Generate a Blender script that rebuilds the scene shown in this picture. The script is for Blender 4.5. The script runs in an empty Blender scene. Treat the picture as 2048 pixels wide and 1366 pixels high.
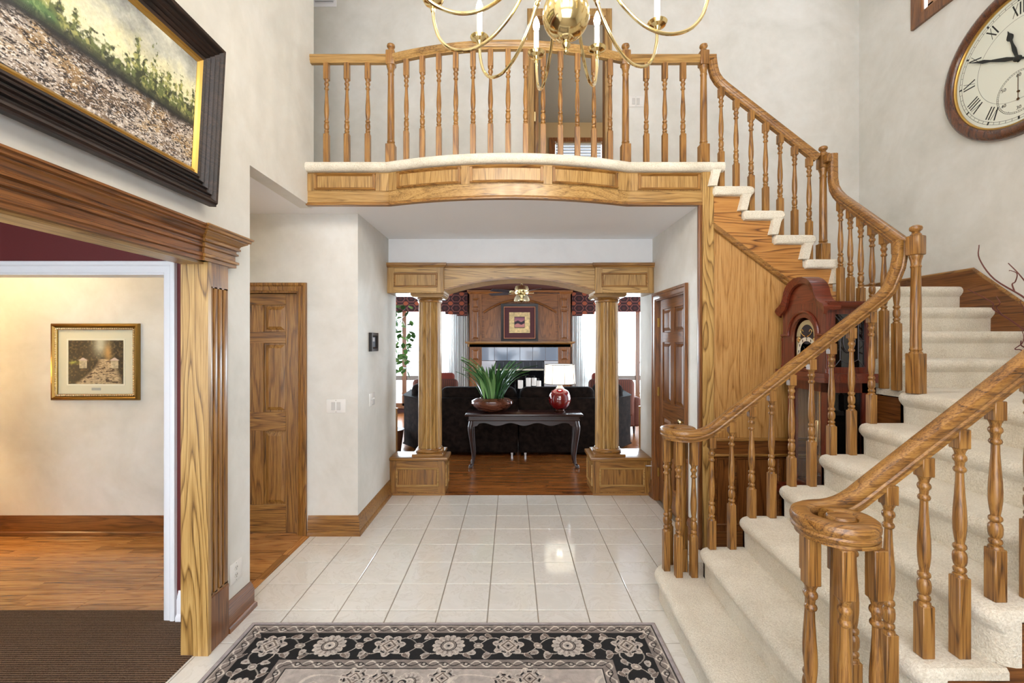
import bpy, bmesh, math, random
import numpy as np
from mathutils import Vector, Matrix
from math import pi, sin, cos, radians, sqrt, atan2

random.seed(7)
SC = bpy.context.scene
COL = SC.collection

# ------------------------------------------------------------------ camera, world, lights, exposure
cam_d = bpy.data.cameras.new('camera')
cam_d.lens = 16.0; cam_d.sensor_width = 36.0; cam_d.clip_start = 0.05; cam_d.clip_end = 200
cam = bpy.data.objects.new('camera', cam_d); COL.objects.link(cam)
cam.location = (0, 0, 1.62); cam.rotation_euler = (pi / 2, 0, 0)
SC.camera = cam

SC.view_settings.view_transform = 'Standard'
SC.view_settings.look = 'None'
SC.view_settings.gamma = 1.0
SC.view_settings.use_curve_mapping = False
SC.view_settings.exposure = 1.07
SC.cycles.max_bounces = 8
SC.cycles.diffuse_bounces = 5
SC.cycles.use_adaptive_sampling = True
SC.cycles.adaptive_threshold = 0.035
SC.cycles.glossy_bounces = 3
SC.cycles.transmission_bounces = 8
SC.cycles.transparent_max_bounces = 8
SC.cycles.caustics_reflective = False
SC.cycles.caustics_refractive = False
SC.cycles.use_denoising = True

world = bpy.data.worlds.new('world'); SC.world = world
world.use_nodes = True
bg = world.node_tree.nodes['Background']
bg.inputs[0].default_value = (0.86, 0.93, 1.0, 1); bg.inputs[1].default_value = 3.2


def area(name, loc, rot, sx, sy, power, col):
    d = bpy.data.lights.new(name, 'AREA'); d.shape = 'RECTANGLE'
    d.size = sx; d.size_y = sy; d.energy = power; d.color = col
    o = bpy.data.objects.new(name, d); o.location = loc; o.rotation_euler = rot
    COL.objects.link(o); return o


DAY = (0.74, 0.89, 1.0)
WARM = (1.0, 0.80, 0.52)
# daylight through the two-storey entry window and the door lights behind the camera
area('entry_window_light', (-0.05, -1.17, 4.0), (radians(-90), 0, 0), 2.7, 2.3, 860, DAY)
area('door_light', (-0.05, -1.17, 1.35), (radians(-90), 0, 0), 2.5, 1.9, 240, DAY)
# daylight through the high window in the stair wall
area('stair_window_light', (3.62, 3.55, 5.0), (0, radians(-90), 0), 0.7, 0.8, 20, DAY)
# daylight through the great-room windows
area('great_room_window_light', (-2.35, 10.50, 1.95), (radians(90), 0, pi), 1.9, 1.0, 150, DAY)
area('great_room_window_light', (2.45, 10.50, 1.95), (radians(90), 0, pi), 1.7, 1.0, 150, DAY)
area('great_room_side_light', (-3.85, 7.6, 1.4), (0, radians(90), pi), 2.0, 2.6, 35, DAY)
area('great_room_side_light', (3.85, 7.6, 1.4), (0, radians(-90), pi), 2.0, 2.6, 35, DAY)
# dining-room window at the far left behind the camera
area('dining_window_light', (-3.05, -0.9, 1.5), (radians(-90), 0, 0), 1.0, 1.6, 120, DAY)

# unseen fill light added to brighten the upstairs room
pl_ = bpy.data.lights.new('bedroom_fill_light', 'POINT'); pl_.energy = 40; pl_.color = (1.0, .9, .75); pl_.shadow_soft_size = .15
po_ = bpy.data.objects.new('bedroom_fill_light', pl_); po_.location = (2.3, 6.3, 4.5); COL.objects.link(po_)

# ------------------------------------------------------------------ helpers


def lin(c):
    r = []
    for v in c[:3]:
        v = v / 255.0
        r.append(v / 12.92 if v <= 0.04045 else ((v + 0.055) / 1.055) ** 2.4)
    return r


def lina(a):
    a = np.clip(np.asarray(a, dtype=np.float64) / 255.0, 0, 1)
    return np.where(a <= 0.04045, a / 12.92, ((a + 0.055) / 1.055) ** 2.4)


def tag(o, label=None, cat=None, group=None, kind=None):
    if label: o['label'] = label
    if cat: o['category'] = cat
    if group: o['group'] = group
    if kind: o['kind'] = kind
    return o


def thing(name, loc, label, cat, rz=0.0, group=None, kind=None):
    o = bpy.data.objects.new(name, None); COL.objects.link(o)
    o.location = loc; o.rotation_euler = (0, 0, rz); o.empty_display_size = 0.1
    return tag(o, label, cat, group, kind)


def root_of(o):
    while o.parent is not None: o = o.parent
    return o


def link(name, me, parent=None):
    o = bpy.data.objects.new(name, me); COL.objects.link(o)
    if parent is not None: o.parent = parent
    return o


def copy_tree(o, parent=None):
    c = o.copy(); COL.objects.link(c); c.parent = parent
    for ch in list(o.children): copy_tree(ch, c)
    return c


def crom(pts, n=8):
    """Catmull-Rom through pts"""
    P = [Vector(p) for p in pts]; out = []
    for i in range(len(P) - 1):
        p0 = P[i - 1] if i > 0 else P[0] * 2 - P[1]
        p1, p2 = P[i], P[i + 1]
        p3 = P[i + 2] if i + 2 < len(P) else P[-1] * 2 - P[-2]
        for k in range(n):
            t = k / n
            out.append(0.5 * ((2 * p1) + (p2 - p0) * t + (2 * p0 - 5 * p1 + 4 * p2 - p3) * t * t + (3 * p1 - p0 - 3 * p2 + p3) * t ** 3))
    out.append(P[-1]); return out


class MB:
    def __init__(s):
        s.v = []; s.f = []

    def add(s, verts, faces):
        n = len(s.v)
        s.v.extend([tuple(p) for p in verts]); s.f.extend([tuple(i + n for i in f) for f in faces]); return s

    def box(s, x0, x1, y0, y1, z0, z1):
        return s.add([(x0, y0, z0), (x1, y0, z0), (x1, y1, z0), (x0, y1, z0), (x0, y0, z1), (x1, y0, z1), (x1, y1, z1), (x0, y1, z1)],
                     [(3, 2, 1, 0), (4, 5, 6, 7), (0, 1, 5, 4), (1, 2, 6, 5), (2, 3, 7, 6), (3, 0, 4, 7)])

    def frustum(s, x0, x1, z0, z1, y0, y1, inset):
        """raised field: back rect at y0, front rect inset at y1"""
        i = inset
        return s.add([(x0, y0, z0), (x1, y0, z0), (x1, y0, z1), (x0, y0, z1), (x0 + i, y1, z0 + i), (x1 - i, y1, z0 + i), (x1 - i, y1, z1 - i), (x0 + i, y1, z1 - i)],
                     [(3, 2, 1, 0), (4, 5, 6, 7), (0, 1, 5, 4), (1, 2, 6, 5), (2, 3, 7, 6), (3, 0, 4, 7)])

    def prism(s, poly, axis, a0, a1):
        n = len(poly)
        def P(p, a):
            return (p[0], a, p[1]) if axis == 'y' else ((a, p[0], p[1]) if axis == 'x' else (p[0], p[1], a))
        vs = [P(p, a0) for p in poly] + [P(p, a1) for p in poly]
        fs = [tuple(range(n)), tuple(range(2 * n - 1, n - 1, -1))]
        fs += [(i, (i + 1) % n, (i + 1) % n + n, i + n) for i in range(n)]
        return s.add(vs, fs)

    def strip_prism(s, top, bot, axis, a0, a1):
        """polygon between two equal-length chains, split in quads (for concave outlines)"""
        for i in range(len(top) - 1):
            s.prism([bot[i], bot[i + 1], top[i + 1], top[i]], axis, a0, a1)
        return s

    def rings(s, rings, cap=True, closed=False):
        n = len(rings[0]); base = len(s.v)
        for r in rings: s.v.extend([tuple(p) for p in r])
        m = len(rings)
        for i in range(m if closed else m - 1):
            a = base + i * n; b = base + ((i + 1) % m) * n
            for j in range(n):
                k = (j + 1) % n
                s.f.append((a + j, a + k, b + k, b + j))
        if cap and not closed:
            s.f.append(tuple(base + j for j in range(n - 1, -1, -1)))
            s.f.append(tuple(base + (m - 1) * n + j for j in range(n)))
        return s

    def lathe(s, prof, seg=16, o=(0, 0, 0), axis='z', flute=None):
        rs = []
        for r, z in prof:
            ring = []
            for k in range(seg):
                a = 2 * pi * k / seg
                rr = max(r, 1e-4) * (flute(k) if flute else 1)
                x, y = rr * cos(a), rr * sin(a)
                if axis == 'z': p = (o[0] + x, o[1] + y, o[2] + z)
                elif axis == 'x': p = (o[0] + z, o[1] + x, o[2] + y)
                else: p = (o[0] + x, o[1] - z, o[2] + y)
                ring.append(p)
            rs.append(ring)
        return s.rings(rs)

    def tube(s, pts, rad, seg=8, caps=True):
        P = [Vector(p) for p in pts]; rs = []
        prev = None
        for i, p in enumerate(P):
            d = (P[min(i + 1, len(P) - 1)] - P[max(i - 1, 0)]).normalized()
            if prev is None:
                u = d.cross(Vector((0, 0, 1)))
                if u.length < 1e-3: u = Vector((1, 0, 0))
            else:
                u = prev - d * prev.dot(d)
            u.normalize(); prev = u.copy(); w = d.cross(u)
            r = rad[i] if isinstance(rad, (list, tuple)) else rad
            rs.append([p + (u * cos(2 * pi * k / seg) + w * sin(2 * pi * k / seg)) * r for k in range(seg)])
        return s.rings(rs, caps)

    def sweep(s, path, n, prof, closed=False):
        """planar path, n = plane normal; profile (a,b): a along dir x n (mitred), b along n"""
        P = [Vector(p) for p in path]; n = Vector(n).normalized(); rs = []; m = len(P)
        for i in range(m):
            if closed:
                d1 = (P[i] - P[i - 1]).normalized(); d2 = (P[(i + 1) % m] - P[i]).normalized()
            else:
                d2 = (P[i + 1] - P[i]).normalized() if i < m - 1 else (P[i] - P[i - 1]).normalized()
                d1 = (P[i] - P[i - 1]).normalized() if i > 0 else d2
            p1, p2 = d1.cross(n), d2.cross(n)
            mt = (p1 + p2) / (1 + p1.dot(p2))
            rs.append([P[i] + mt * a + n * b for a, b in prof])
        return s.rings(rs, True, closed)

    def rail(s, path, prof, us=None):
        """handrail along a 3D path, section kept upright across the plan direction"""
        P = [Vector(p) for p in path]; rs = []; last = None
        for i, p in enumerate(P):
            d = (P[min(i + 1, len(P) - 1)] - P[max(i - 1, 0)]).normalized()
            if us is not None: u = Vector(us[i])
            else:
                h = Vector((d.x, d.y, 0))
                u = Vector((d.y, -d.x, 0)).normalized() if h.length > 0.05 else last
                if u is None: u = Vector((0, -1, 0))
            last = u
            v = u.cross(d).normalized()
            if v.z < -0.01: v = -v
            rs.append([p + u * a + v * b for a, b in prof])
        return s.rings(rs)

    def xform(s, mat, start=0):
        for i in range(start, len(s.v)): s.v[i] = tuple(mat @ Vector(s.v[i]))
        return s

    def mesh(s, name, mat, shift=None, angle=35, bevel=0.0, bseg=2):
        vs = s.v if shift is None else [(p[0] - shift[0], p[1] - shift[1], p[2] - shift[2]) for p in s.v]
        me = bpy.data.meshes.new(name); me.from_pydata(vs, [], s.f)
        bm = bmesh.new(); bm.from_mesh(me)
        if bevel > 0:
            bmesh.ops.bevel(bm, geom=[e for e in bm.edges], offset=bevel, segments=bseg, affect='EDGES', profile=0.5)
        bmesh.ops.recalc_face_normals(bm, faces=bm.faces)
        bm.to_mesh(me); bm.free()
        if angle > 0:
            me.polygons.foreach_set('use_smooth', [True] * len(me.polygons))
            me.set_sharp_from_angle(angle=radians(angle))
        me.materials.append(mat)
        return me

    def build(s, name, mat, parent=None, local=False, **k):
        sh = None
        if parent is not None and not local: sh = root_of(parent).location
        return link(name, s.mesh(name, mat, sh, **k), parent)


def rbox(x0, x1, y0, y1, z0, z1, r=0.02, seg=3):
    """vertices/faces of a box with rounded edges"""
    bm = bmesh.new(); bmesh.ops.create_cube(bm, size=1.0)
    for v in bm.verts:
        v.co = Vector(((x0 + x1) / 2 + v.co.x * (x1 - x0), (y0 + y1) / 2 + v.co.y * (y1 - y0), (z0 + z1) / 2 + v.co.z * (z1 - z0)))
    r = min(r, (x1 - x0) * .49, (y1 - y0) * .49, (z1 - z0) * .49)
    bmesh.ops.bevel(bm, geom=list(bm.edges), offset=r, segments=seg, affect='EDGES', profile=0.5)
    bm.verts.index_update()
    vs = [tuple(v.co) for v in bm.verts]; fs = [tuple(v.index for v in f.verts) for f in bm.faces]
    bm.free(); return vs, fs


# ------------------------------------------------------------------ materials
class NT:
    def __init__(s, name):
        s.m = bpy.data.materials.new(name); s.m.use_nodes = True
        s.t = s.m.node_tree; s.b = s.t.nodes['Principled BSDF']

    def n(s, typ, **kw):
        nd = s.t.nodes.new(typ)
        for k, v in kw.items():
            if k.startswith('i_'):
                key = k[2:]; key = int(key) if key.isdigit() else key.replace('_', ' ')
                nd.inputs[key].default_value = v
            else: setattr(nd, k, v)
        return nd

    def l(s, a, b): s.t.links.new(a, b)

    def ramp(s, fac, stops, interp='LINEAR'):
        r = s.n('ShaderNodeValToRGB'); e = r.color_ramp.elements; r.color_ramp.interpolation = interp
        while len(e) < len(stops): e.new(0.5)
        for k, (p, c) in enumerate(stops):
            e[k].position = p; e[k].color = (*c[:3], 1) if not isinstance(c, (int, float)) else (c, c, c, 1)
        s.l(fac, r.inputs[0]); return r.outputs[0]

    def math(s, op, a, b=None):
        m = s.n('ShaderNodeMath', operation=op)
        for k, x in ((0, a), (1, b)):
            if x is None: continue
            if isinstance(x, (int, float)): m.inputs[k].default_value = x
            else: s.l(x, m.inputs[k])
        return m.outputs[0]

    def mix(s, fac, a, b, mode='MIX'):
        m = s.n('ShaderNodeMix', data_type='RGBA', blend_type=mode)
        for k, x in ((0, fac), (6, a), (7, b)):
            if isinstance(x, (int, float)): m.inputs[k].default_value = x
            elif isinstance(x, (list, tuple)): m.inputs[k].default_value = (*x[:3], 1)
            else: s.l(x, m.inputs[k])
        return m.outputs[2]

    def coords(s, scale=(1, 1, 1), rnd=0.0):
        tc = s.n('ShaderNodeTexCoord'); out = tc.outputs['Object']
        if rnd:
            oi = s.n('ShaderNodeObjectInfo')
            vm = s.n('ShaderNodeVectorMath', operation='MULTIPLY_ADD')
            cmb = s.n('ShaderNodeCombineXYZ')
            for k in range(3): s.l(oi.outputs['Random'], cmb.inputs[k])
            s.l(cmb.outputs[0], vm.inputs[0]); vm.inputs[1].default_value = (rnd, rnd * 1.7, rnd * 2.3); s.l(out, vm.inputs[2]); out = vm.outputs[0]
        mp = s.n('ShaderNodeMapping'); mp.inputs['Scale'].default_value = scale
        s.l(out, mp.inputs[0]); return mp.outputs[0]

    def noise(s, vec, scale, detail=3, dist=0.0, rough=.5):
        nd = s.n('ShaderNodeTexNoise'); nd.inputs['Scale'].default_value = scale; nd.inputs['Detail'].default_value = detail
        nd.inputs['Distortion'].default_value = dist; nd.inputs['Roughness'].default_value = rough
        s.l(vec, nd.inputs['Vector']); return nd.outputs[0]

    def bump(s, h, strength, dist=0.01):
        b = s.n('ShaderNodeBump'); b.inputs['Strength'].default_value = strength; b.inputs['Distance'].default_value = dist
        s.l(h, b.inputs['Height']); s.l(b.outputs[0], s.b.inputs['Normal'])

    def base(s, c):
        if isinstance(c, (list, tuple)): s.b.inputs['Base Color'].default_value = (*c[:3], 1)
        else: s.l(c, s.b.inputs['Base Color'])

    def set(s, **kw):
        for k, v in kw.items(): s.b.inputs[k.replace('_', ' ')].default_value = v
        return s


_mats = {}


def plain(name, col, rough=.5, metal=0.0, coat=0.0, emit=0.0, spec=None):
    if name in _mats: return _mats[name]
    t = NT(name); c = lin(col); t.base(c); t.set(Roughness=rough, Metallic=metal, Coat_Weight=coat)
    if emit: t.b.inputs['Emission Color'].default_value = (*c, 1); t.b.inputs['Emission Strength'].default_value = emit
    _mats[name] = t.m; return t.m


def wood(name, axis, lo, mid, hi, rough=.38, rings=14.0, coat=.25, board=0.0, pore=.5, rc=.38, n3w=.32):
    key = name + '_' + axis
    if key in _mats: return _mats[key]
    t = NT(key); k = 'xyz'.index(axis)
    sc = [9.0, 9.0, 9.0]; sc[k] = 0.75
    v = t.coords(sc, 13.0)
    n1 = t.noise(v, 0.55, 2, 0.35)
    ring = t.math('FRACT', t.math('MULTIPLY', n1, rings))
    ring = t.ramp(ring, [(0.0, 0.0), (.10, .40), (.35, .75), (.85, 1.0), (1.0, 0.1)])
    sp = [230.0, 230.0, 230.0]; sp[k] = 5.0
    n2 = t.noise(t.coords(sp, 7.0), 1.0, 3, 0.0, .6)
    pores = t.ramp(n2, [(.36, 0.0), (.56, 1.0)])
    sl = [3.0, 3.0, 3.0]; sl[k] = 0.6
    n3 = t.noise(t.coords(sl, 5.0), 1.0, 3)
    f = t.math('ADD', t.math('MULTIPLY', t.math('SUBTRACT', ring, .62), rc), t.math('MULTIPLY', t.math('SUBTRACT', pores, .6), pore * .8))
    f = t.math('ADD', t.math('ADD', f, t.math('MULTIPLY', t.math('SUBTRACT', n3, .5), n3w)), .52)
    c = t.ramp(f, [(.08, lin(lo)), (.5, lin(mid)), (.95, lin(hi))])
    if board:
        oi = t.n('ShaderNodeObjectInfo')
        g = t.n('ShaderNodeNewGeometry')
        r = t.math('FRACT', t.math('ADD', oi.outputs['Random'], g.outputs['Random Per Island']))
        val = t.math('ADD', t.math('MULTIPLY', r, board * 2), 1 - board)
        h = t.n('ShaderNodeHueSaturation'); t.l(val, h.inputs['Value']); t.l(c, h.inputs['Color']); c = h.outputs[0]
    t.base(c); t.set(Roughness=rough, Coat_Weight=coat, Coat_Roughness=.18)
    _mats[key] = t.m; return t.m


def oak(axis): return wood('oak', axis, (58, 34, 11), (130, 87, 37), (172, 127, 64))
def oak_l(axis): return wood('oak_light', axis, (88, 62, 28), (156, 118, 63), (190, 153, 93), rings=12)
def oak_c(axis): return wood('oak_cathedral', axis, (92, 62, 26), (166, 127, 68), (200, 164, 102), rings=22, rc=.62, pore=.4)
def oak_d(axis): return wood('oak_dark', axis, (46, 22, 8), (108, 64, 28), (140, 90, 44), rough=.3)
def cherry(axis): return wood('cherry', axis, (42, 12, 6), (96, 38, 22), (120, 54, 32), rough=.28, coat=.4)
def floorwood(axis): return wood('floor_oak', axis, (92, 54, 22), (164, 110, 56), (194, 144, 84), rough=.26, coat=.3, board=.26, rings=16)
def mahog(axis): return wood('mahogany', axis, (16, 6, 6), (36, 16, 15), (50, 24, 21), rough=.28, coat=.25)


def wall_paint(name, a, b, c):
    if name in _mats: return _mats[name]
    t = NT(name); v = t.coords((1, 1, 1))
    n1 = t.noise(v, 1.7, 5, .6, .62); n2 = t.noise(v, 9.0, 4, .3, .6)
    f = t.math('ADD', t.math('MULTIPLY', n1, .75), t.math('MULTIPLY', n2, .25))
    t.base(t.ramp(f, [(.34, lin(a)), (.5, lin(b)), (.66, lin(c))])); t.set(Roughness=.62)
    _mats[name] = t.m; return t.m


def carpet(name, a, b, scale=260, bump=.9, dist=.012):
    if name in _mats: return _mats[name]
    t = NT(name); v = t.coords((1, 1, 1))
    n1 = t.noise(v, scale, 3, .2, .7); n2 = t.noise(v, 5.0, 3)
    f = t.math('ADD', t.math('MULTIPLY', n1, .7), t.math('MULTIPLY', n2, .3))
    t.base(t.ramp(f, [(.3, lin(a)), (.68, lin(b))])); t.set(Roughness=.95, Sheen_Weight=.3)
    t.b.inputs['Specular IOR Level'].default_value = .1
    t.bump(t.math('ADD', n1, t.noise(v, scale * .25, 2)), bump, dist); _mats[name] = t.m; return t.m


def art_mat(name, rough=.6, coat=0.0, bump=0.0):
    if name in _mats: return _mats[name]
    t = NT(name); a = t.n('ShaderNodeAttribute'); a.attribute_name = 'Col'
    t.base(a.outputs['Color']); t.set(Roughness=rough, Coat_Weight=coat)
    if bump: t.bump(t.noise(t.coords(), 320, 2), bump, .01)
    _mats[name] = t.m; return t.m


WALL = wall_paint('wall_paint', (203, 201, 193), (213, 211, 204), (222, 221, 216))
WALLW = wall_paint('wall_white', (234, 235, 236), (240, 241, 242), (243, 244, 245))
CEIL = plain('ceiling_white', (240, 241, 243), .8)
RED = plain('burgundy_paint', (92, 20, 20), .6)
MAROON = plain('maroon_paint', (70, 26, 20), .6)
WHITE = plain('white_trim', (232, 232, 236), .35, coat=.2)
CARPET = carpet('beige_carpet', (192, 181, 158), (244, 238, 222), 150, .7, .008)
BRASS = plain('brass', (236, 214, 158), .13, 1.0)
BRASS_D = plain('aged_brass', (150, 118, 62), .3, 1.0)
CHROME = plain('chrome', (205, 205, 205), .15, 1.0)
BLACK = plain('black', (14, 14, 15), .4)
PLATE = plain('switch_plate', (226, 224, 220), .35)
CREAM = plain('cream', (226, 224, 210), .5)
GOLD = plain('gold_leaf', (196, 158, 84), .3, .8)

t = NT('window_glass'); t.set(Roughness=.02); t.base((.9, .9, .9))
_tp = t.n('ShaderNodeBsdfTransparent'); _mx = t.n('ShaderNodeMixShader'); _mx.inputs[0].default_value = .06
t.l(_tp.outputs[0], _mx.inputs[1]); t.l(t.b.outputs[0], _mx.inputs[2]); t.l(_mx.outputs[0], t.t.nodes['Material Output'].inputs[0]); GLASS = t.m
t = NT('dark_glass'); t.base(lin((12, 12, 14))); t.set(Roughness=.04, Coat_Weight=.5); DGLASS = t.m

# ---- numpy art


def vnoise(ny, nx, fy, fx, seed, octv=4):
    rng = np.random.RandomState(seed); out = np.zeros((ny, nx)); amp = 1.0; tot = 0
    for o in range(octv):
        gy, gx = int(fy * 2 ** o) + 2, int(fx * 2 ** o) + 2
        g = rng.rand(gy + 1, gx + 1)
        y = np.linspace(0, gy - 1.001, ny); x = np.linspace(0, gx - 1.001, nx)
        yi = y.astype(int); xi = x.astype(int); yf = (y - yi)[:, None]; xf = (x - xi)[None]
        yf = yf * yf * (3 - 2 * yf); xf = xf * xf * (3 - 2 * xf)
        a = g[yi][:, xi]; b = g[yi][:, xi + 1]; c = g[yi + 1][:, xi]; d = g[yi + 1][:, xi + 1]
        out += amp * ((a * (1 - xf) + b * xf) * (1 - yf) + (c * (1 - xf) + d * xf) * yf); tot += amp; amp *= .55
    return out / tot


def art_grid(name, P, col, mat):
    """P (ny,nx,3) points, col (ny,nx,3) sRGB 0..255"""
    ny, nx = col.shape[:2]
    me = bpy.data.meshes.new(name)
    nv = ny * nx; nf = (ny - 1) * (nx - 1)
    me.vertices.add(nv); me.vertices.foreach_set('co', P.reshape(-1).astype(np.float32))
    i = np.arange(nv).reshape(ny, nx)
    q = np.stack([i[:-1, :-1], i[:-1, 1:], i[1:, 1:], i[1:, :-1]], -1).reshape(-1)
    me.loops.add(nf * 4); me.loops.foreach_set('vertex_index', q.astype(np.int32))
    me.polygons.add(nf); me.polygons.foreach_set('loop_start', np.arange(0, nf * 4, 4, dtype=np.int32))
    me.update(calc_edges=True); me.validate()
    ca = me.color_attributes.new('Col', 'FLOAT_COLOR', 'POINT')
    rgba = np.ones((nv, 4), np.float32); rgba[:, :3] = lina(col).reshape(-1, 3)
    ca.data.foreach_set('color', rgba.reshape(-1))
    me.materials.append(mat); return me


def mixc(a, b, m): return a * (1 - m[..., None]) + np.asarray(b, float) * m[..., None]

# ------------------------------------------------------------------ dimensions
XL, XR = -1.59, 3.66           # foyer side walls
YB = 4.80                      # upper back wall
ZC = 5.60                      # foyer ceiling
ZS = 2.69                      # soffit under the balcony
R = 0.188                      # riser
ZB = 16 * R                    # balcony floor
XPL, XPR = -1.29, 1.467        # passage walls
YH = 3.81                      # hall back wall


def front(x, off=0.0):
    xc, hw = -0.03, 0.93
    t = (x - xc) / hw
    return 3.54 + off - (0.17 * (1 - t * t) if abs(t) < 1 else 0.0)


def struct(name, mb, mat, label, cat='wall', **k):
    o = mb.build(name, mat, **k); return tag(o, label, cat, kind='structure')


# ---- walls
w = MB()
w.box(-1.70, XL, 2.365, 2.76, 0, ZC)
w.box(-1.70, XL, 0.2, 2.365, 2.03, ZC)
w.box(-1.70, XL, -1.3, 0.2, 0, ZC)
w.box(-1.70, XL, 2.76, 3.65, ZS, ZC)
struct('wall_left', w, WALL, 'tall off-white mottled wall holding the large framed landscape painting')
w = MB(); w.box(-5.2, -3.72, 2.65, 2.70, 0, 2.6).box(-2.02, -1.70, 2.65, 2.70, 0, 2.6).box(-3.72, -2.02, 2.65, 2.70, 2.015, 2.6)
struct('wall_dining', w, RED, 'burgundy dining room wall above the white cased opening')
w = MB(); w.box(-5.2, -3.72, 2.70, 2.76, 0, ZS).box(-2.02, -1.70, 2.70, 2.76, 0, ZS).box(-3.72, -2.02, 2.70, 2.76, 2.015, ZS)
struct('wall_hall_front', w, WALL, 'hall side of the wall between dining room and hallway')
w = MB(); w.box(-5.2, -2.50, YH, YH + .11, 0, ZS).box(-1.785, XPL, YH, YH + .11, 0, ZS).box(-2.50, -1.785, YH, YH + .11, 2.04, ZS).box(-2.50, -1.785, YH + .085, YH + .11, 0, 2.04)  # last box: unseen panel added behind the door to block leaking outside light
struct('wall_hall_back', w, WALL, 'off-white hallway wall with oak door and gold framed picture')
w = MB(); w.box(-1.40, XPL, YH + .11, 5.06, 0, ZS)
struct('wall_passage_left', w, WALL, 'narrow wall turning into the passage beside the light switches')
w = MB(); w.box(XPR, 1.56, 3.56, 3.86, 0, ZS).box(XPR, 1.56, 4.64, 5.20, 0, ZS).box(XPR, 1.56, 3.86, 4.64, 2.04, ZS)
struct('wall_passage_right', w, WALL, 'passage wall with the closet door under the balcony')
w = MB(); w.box(XPL, XPR, 4.75, 5.1, 2.43, ZS)
struct('wall_header', w, WALLW, 'white header wall above the oak columned beam')
w = MB(); w.box(-3.2, .23, YB, YB + .1, ZS, ZC).box(.23, .98, YB, YB + .1, ZB + 2.04, ZC).box(.98, XR, YB, YB + .1, ZS, ZC).box(1.56, XR, YB, YB + .1, 0, ZS)
struct('wall_back', w, WALL, 'upper landing wall behind the balcony balustrade')
w = MB(); w.box(XR, XR + .12, -1.3, 3.14, 0, ZC).box(XR, XR + .12, 4.04, YB + .1, 0, ZC).box(XR, XR + .12, 3.14, 4.04, 0, 4.56).box(XR, XR + .12, 3.14, 4.04, 5.32, ZC)
struct('wall_right', w, WALL, 'tall beige stairwell wall carrying the giant round clock')
w = MB(); w.box(-5.2, -3.7, -1.3, -1.2, 0, ZC).box(-2.4, -1.45, -1.3, -1.2, 0, ZC).box(-3.7, -2.4, -1.3, -1.2, 0, .6).box(-3.7, -2.4, -1.3, -1.2, 2.4, ZC)
w.box(-1.45, 1.35, -1.3, -1.2, 2.4, 2.8).box(-1.45, 1.35, -1.3, -1.2, 5.2, ZC).box(1.35, XR, -1.3, -1.2, 0, ZC).box(-1.45, 1.35, -1.3, -1.2, 0, .3)
struct('wall_front', w, WALL, 'entry wall behind the viewer with tall windows')
w = MB(); w.box(-3.3, -3.2, 3.65, YB, ZS, ZC).box(-3.2, -1.70, 3.54, 3.65, ZB - .05, ZC)
struct('wall_upper_left', w, WALL, 'end wall of the upper hallway left of the balcony')
w = MB(); w.box(-5.3, -5.2, -1.3, YH + .1, 0, ZS)
struct('wall_dining_left', w, RED, 'far burgundy side wall of the dining room')
w = MB(); w.box(-3.3, XR + .12, -1.3, YB + .1, ZC, ZC + .1)
struct('ceiling', w, CEIL, 'high white foyer ceiling', 'ceiling')
w = MB(); w.box(-5.3, -1.70, -1.3, 2.70, 2.6, 2.7)
struct('ceiling_dining', w, CEIL, 'white dining room ceiling', 'ceiling')
# soffit slab following the bowed balcony front
w = MB(); xs = [-1.60 + k * (1.56 + 1.60) / 64 for k in range(65)]
w.strip_prism([(x, YB) for x in xs], [(x, front(x, .02)) for x in xs], 'z', ZS, ZB - .05)
w.box(-5.2, -1.70, 2.76, YB, ZS, ZB - .05).box(-1.70, -1.60, 3.65, YB, ZS, ZB - .05)
struct('ceiling_passage', w, CEIL, 'white soffit under the bowed balcony', 'ceiling')

# ---- tiled floor
TILE = NT('cream_tile')
v = TILE.coords((1, 1, 1), 20.0)
n1 = TILE.noise(v, 4.0, 6, 1.6, .62)
vein = TILE.ramp(n1, [(.40, lin((219, 217, 210))), (.47, lin((224, 222, 215))), (.5, lin((214, 211, 204))), (.53, lin((225, 223, 217))), (.7, lin((220, 218, 212)))])
TILE.base(vein); TILE.set(Roughness=.09, Coat_Weight=.3, Coat_Roughness=.04)
TILE.bump(TILE.noise(v, 3.0, 2), .05, .004)
TILE = TILE.m
GROUT = plain('grout', (146, 137, 124), .8)
fl = MB(); fl.box(-1.70, XR, -1.3, 4.80, -.1, -.0035)
floor = struct('floor', fl, GROUT, 'glossy cream ceramic tile floor of the foyer', 'floor')
s = .298; g = .0032
bm = bmesh.new(); bmesh.ops.create_cube(bm, size=1.0)
for vv in bm.verts: vv.co = Vector((vv.co.x * (s - 2 * g), vv.co.y * (s - 2 * g), vv.co.z * .008))
bmesh.ops.bevel(bm, geom=[e for e in bm.edges if all(q.co.z > 0 for q in e.verts)], offset=.0018, segments=1, affect='EDGES')
tme = bpy.data.meshes.new('floor_tile'); bm.to_mesh(tme); bm.free(); tme.materials.append(TILE)
xl = [-1.68] + [-.144 + s * k for k in range(-5, 6)] + [1.462]
yl = [2.743 + s * k for k in range(-6, 7)] + [4.80]
for i in range(len(xl) - 1):
    for j in range(len(yl) - 1):
        x0, x1, y0, y1 = xl[i], xl[i + 1], yl[j], yl[j + 1]
        if x1 - x0 < .02: continue
        if x0 > 1.0 and y1 < 2.8: continue
        o = link('floor_tile', tme, floor)
        o.location = ((x0 + x1) / 2, (y0 + y1) / 2, -.004); o.scale = ((x1 - x0) / s, (y1 - y0) / s, 1)

# ---- hall oak floor
fb = MB(); fb.box(-5.2, -1.685, 2.735, YH + .1, -.1, -.006)
fh = struct('floor_hall', fb, plain('floor_gap', (40, 22, 10), .7), 'honey oak strip floor of the hallway', 'floor')
rb = random.Random(3)
bw = .0572; y = 2.739; FW = floorwood('x')
cache = {}


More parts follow.
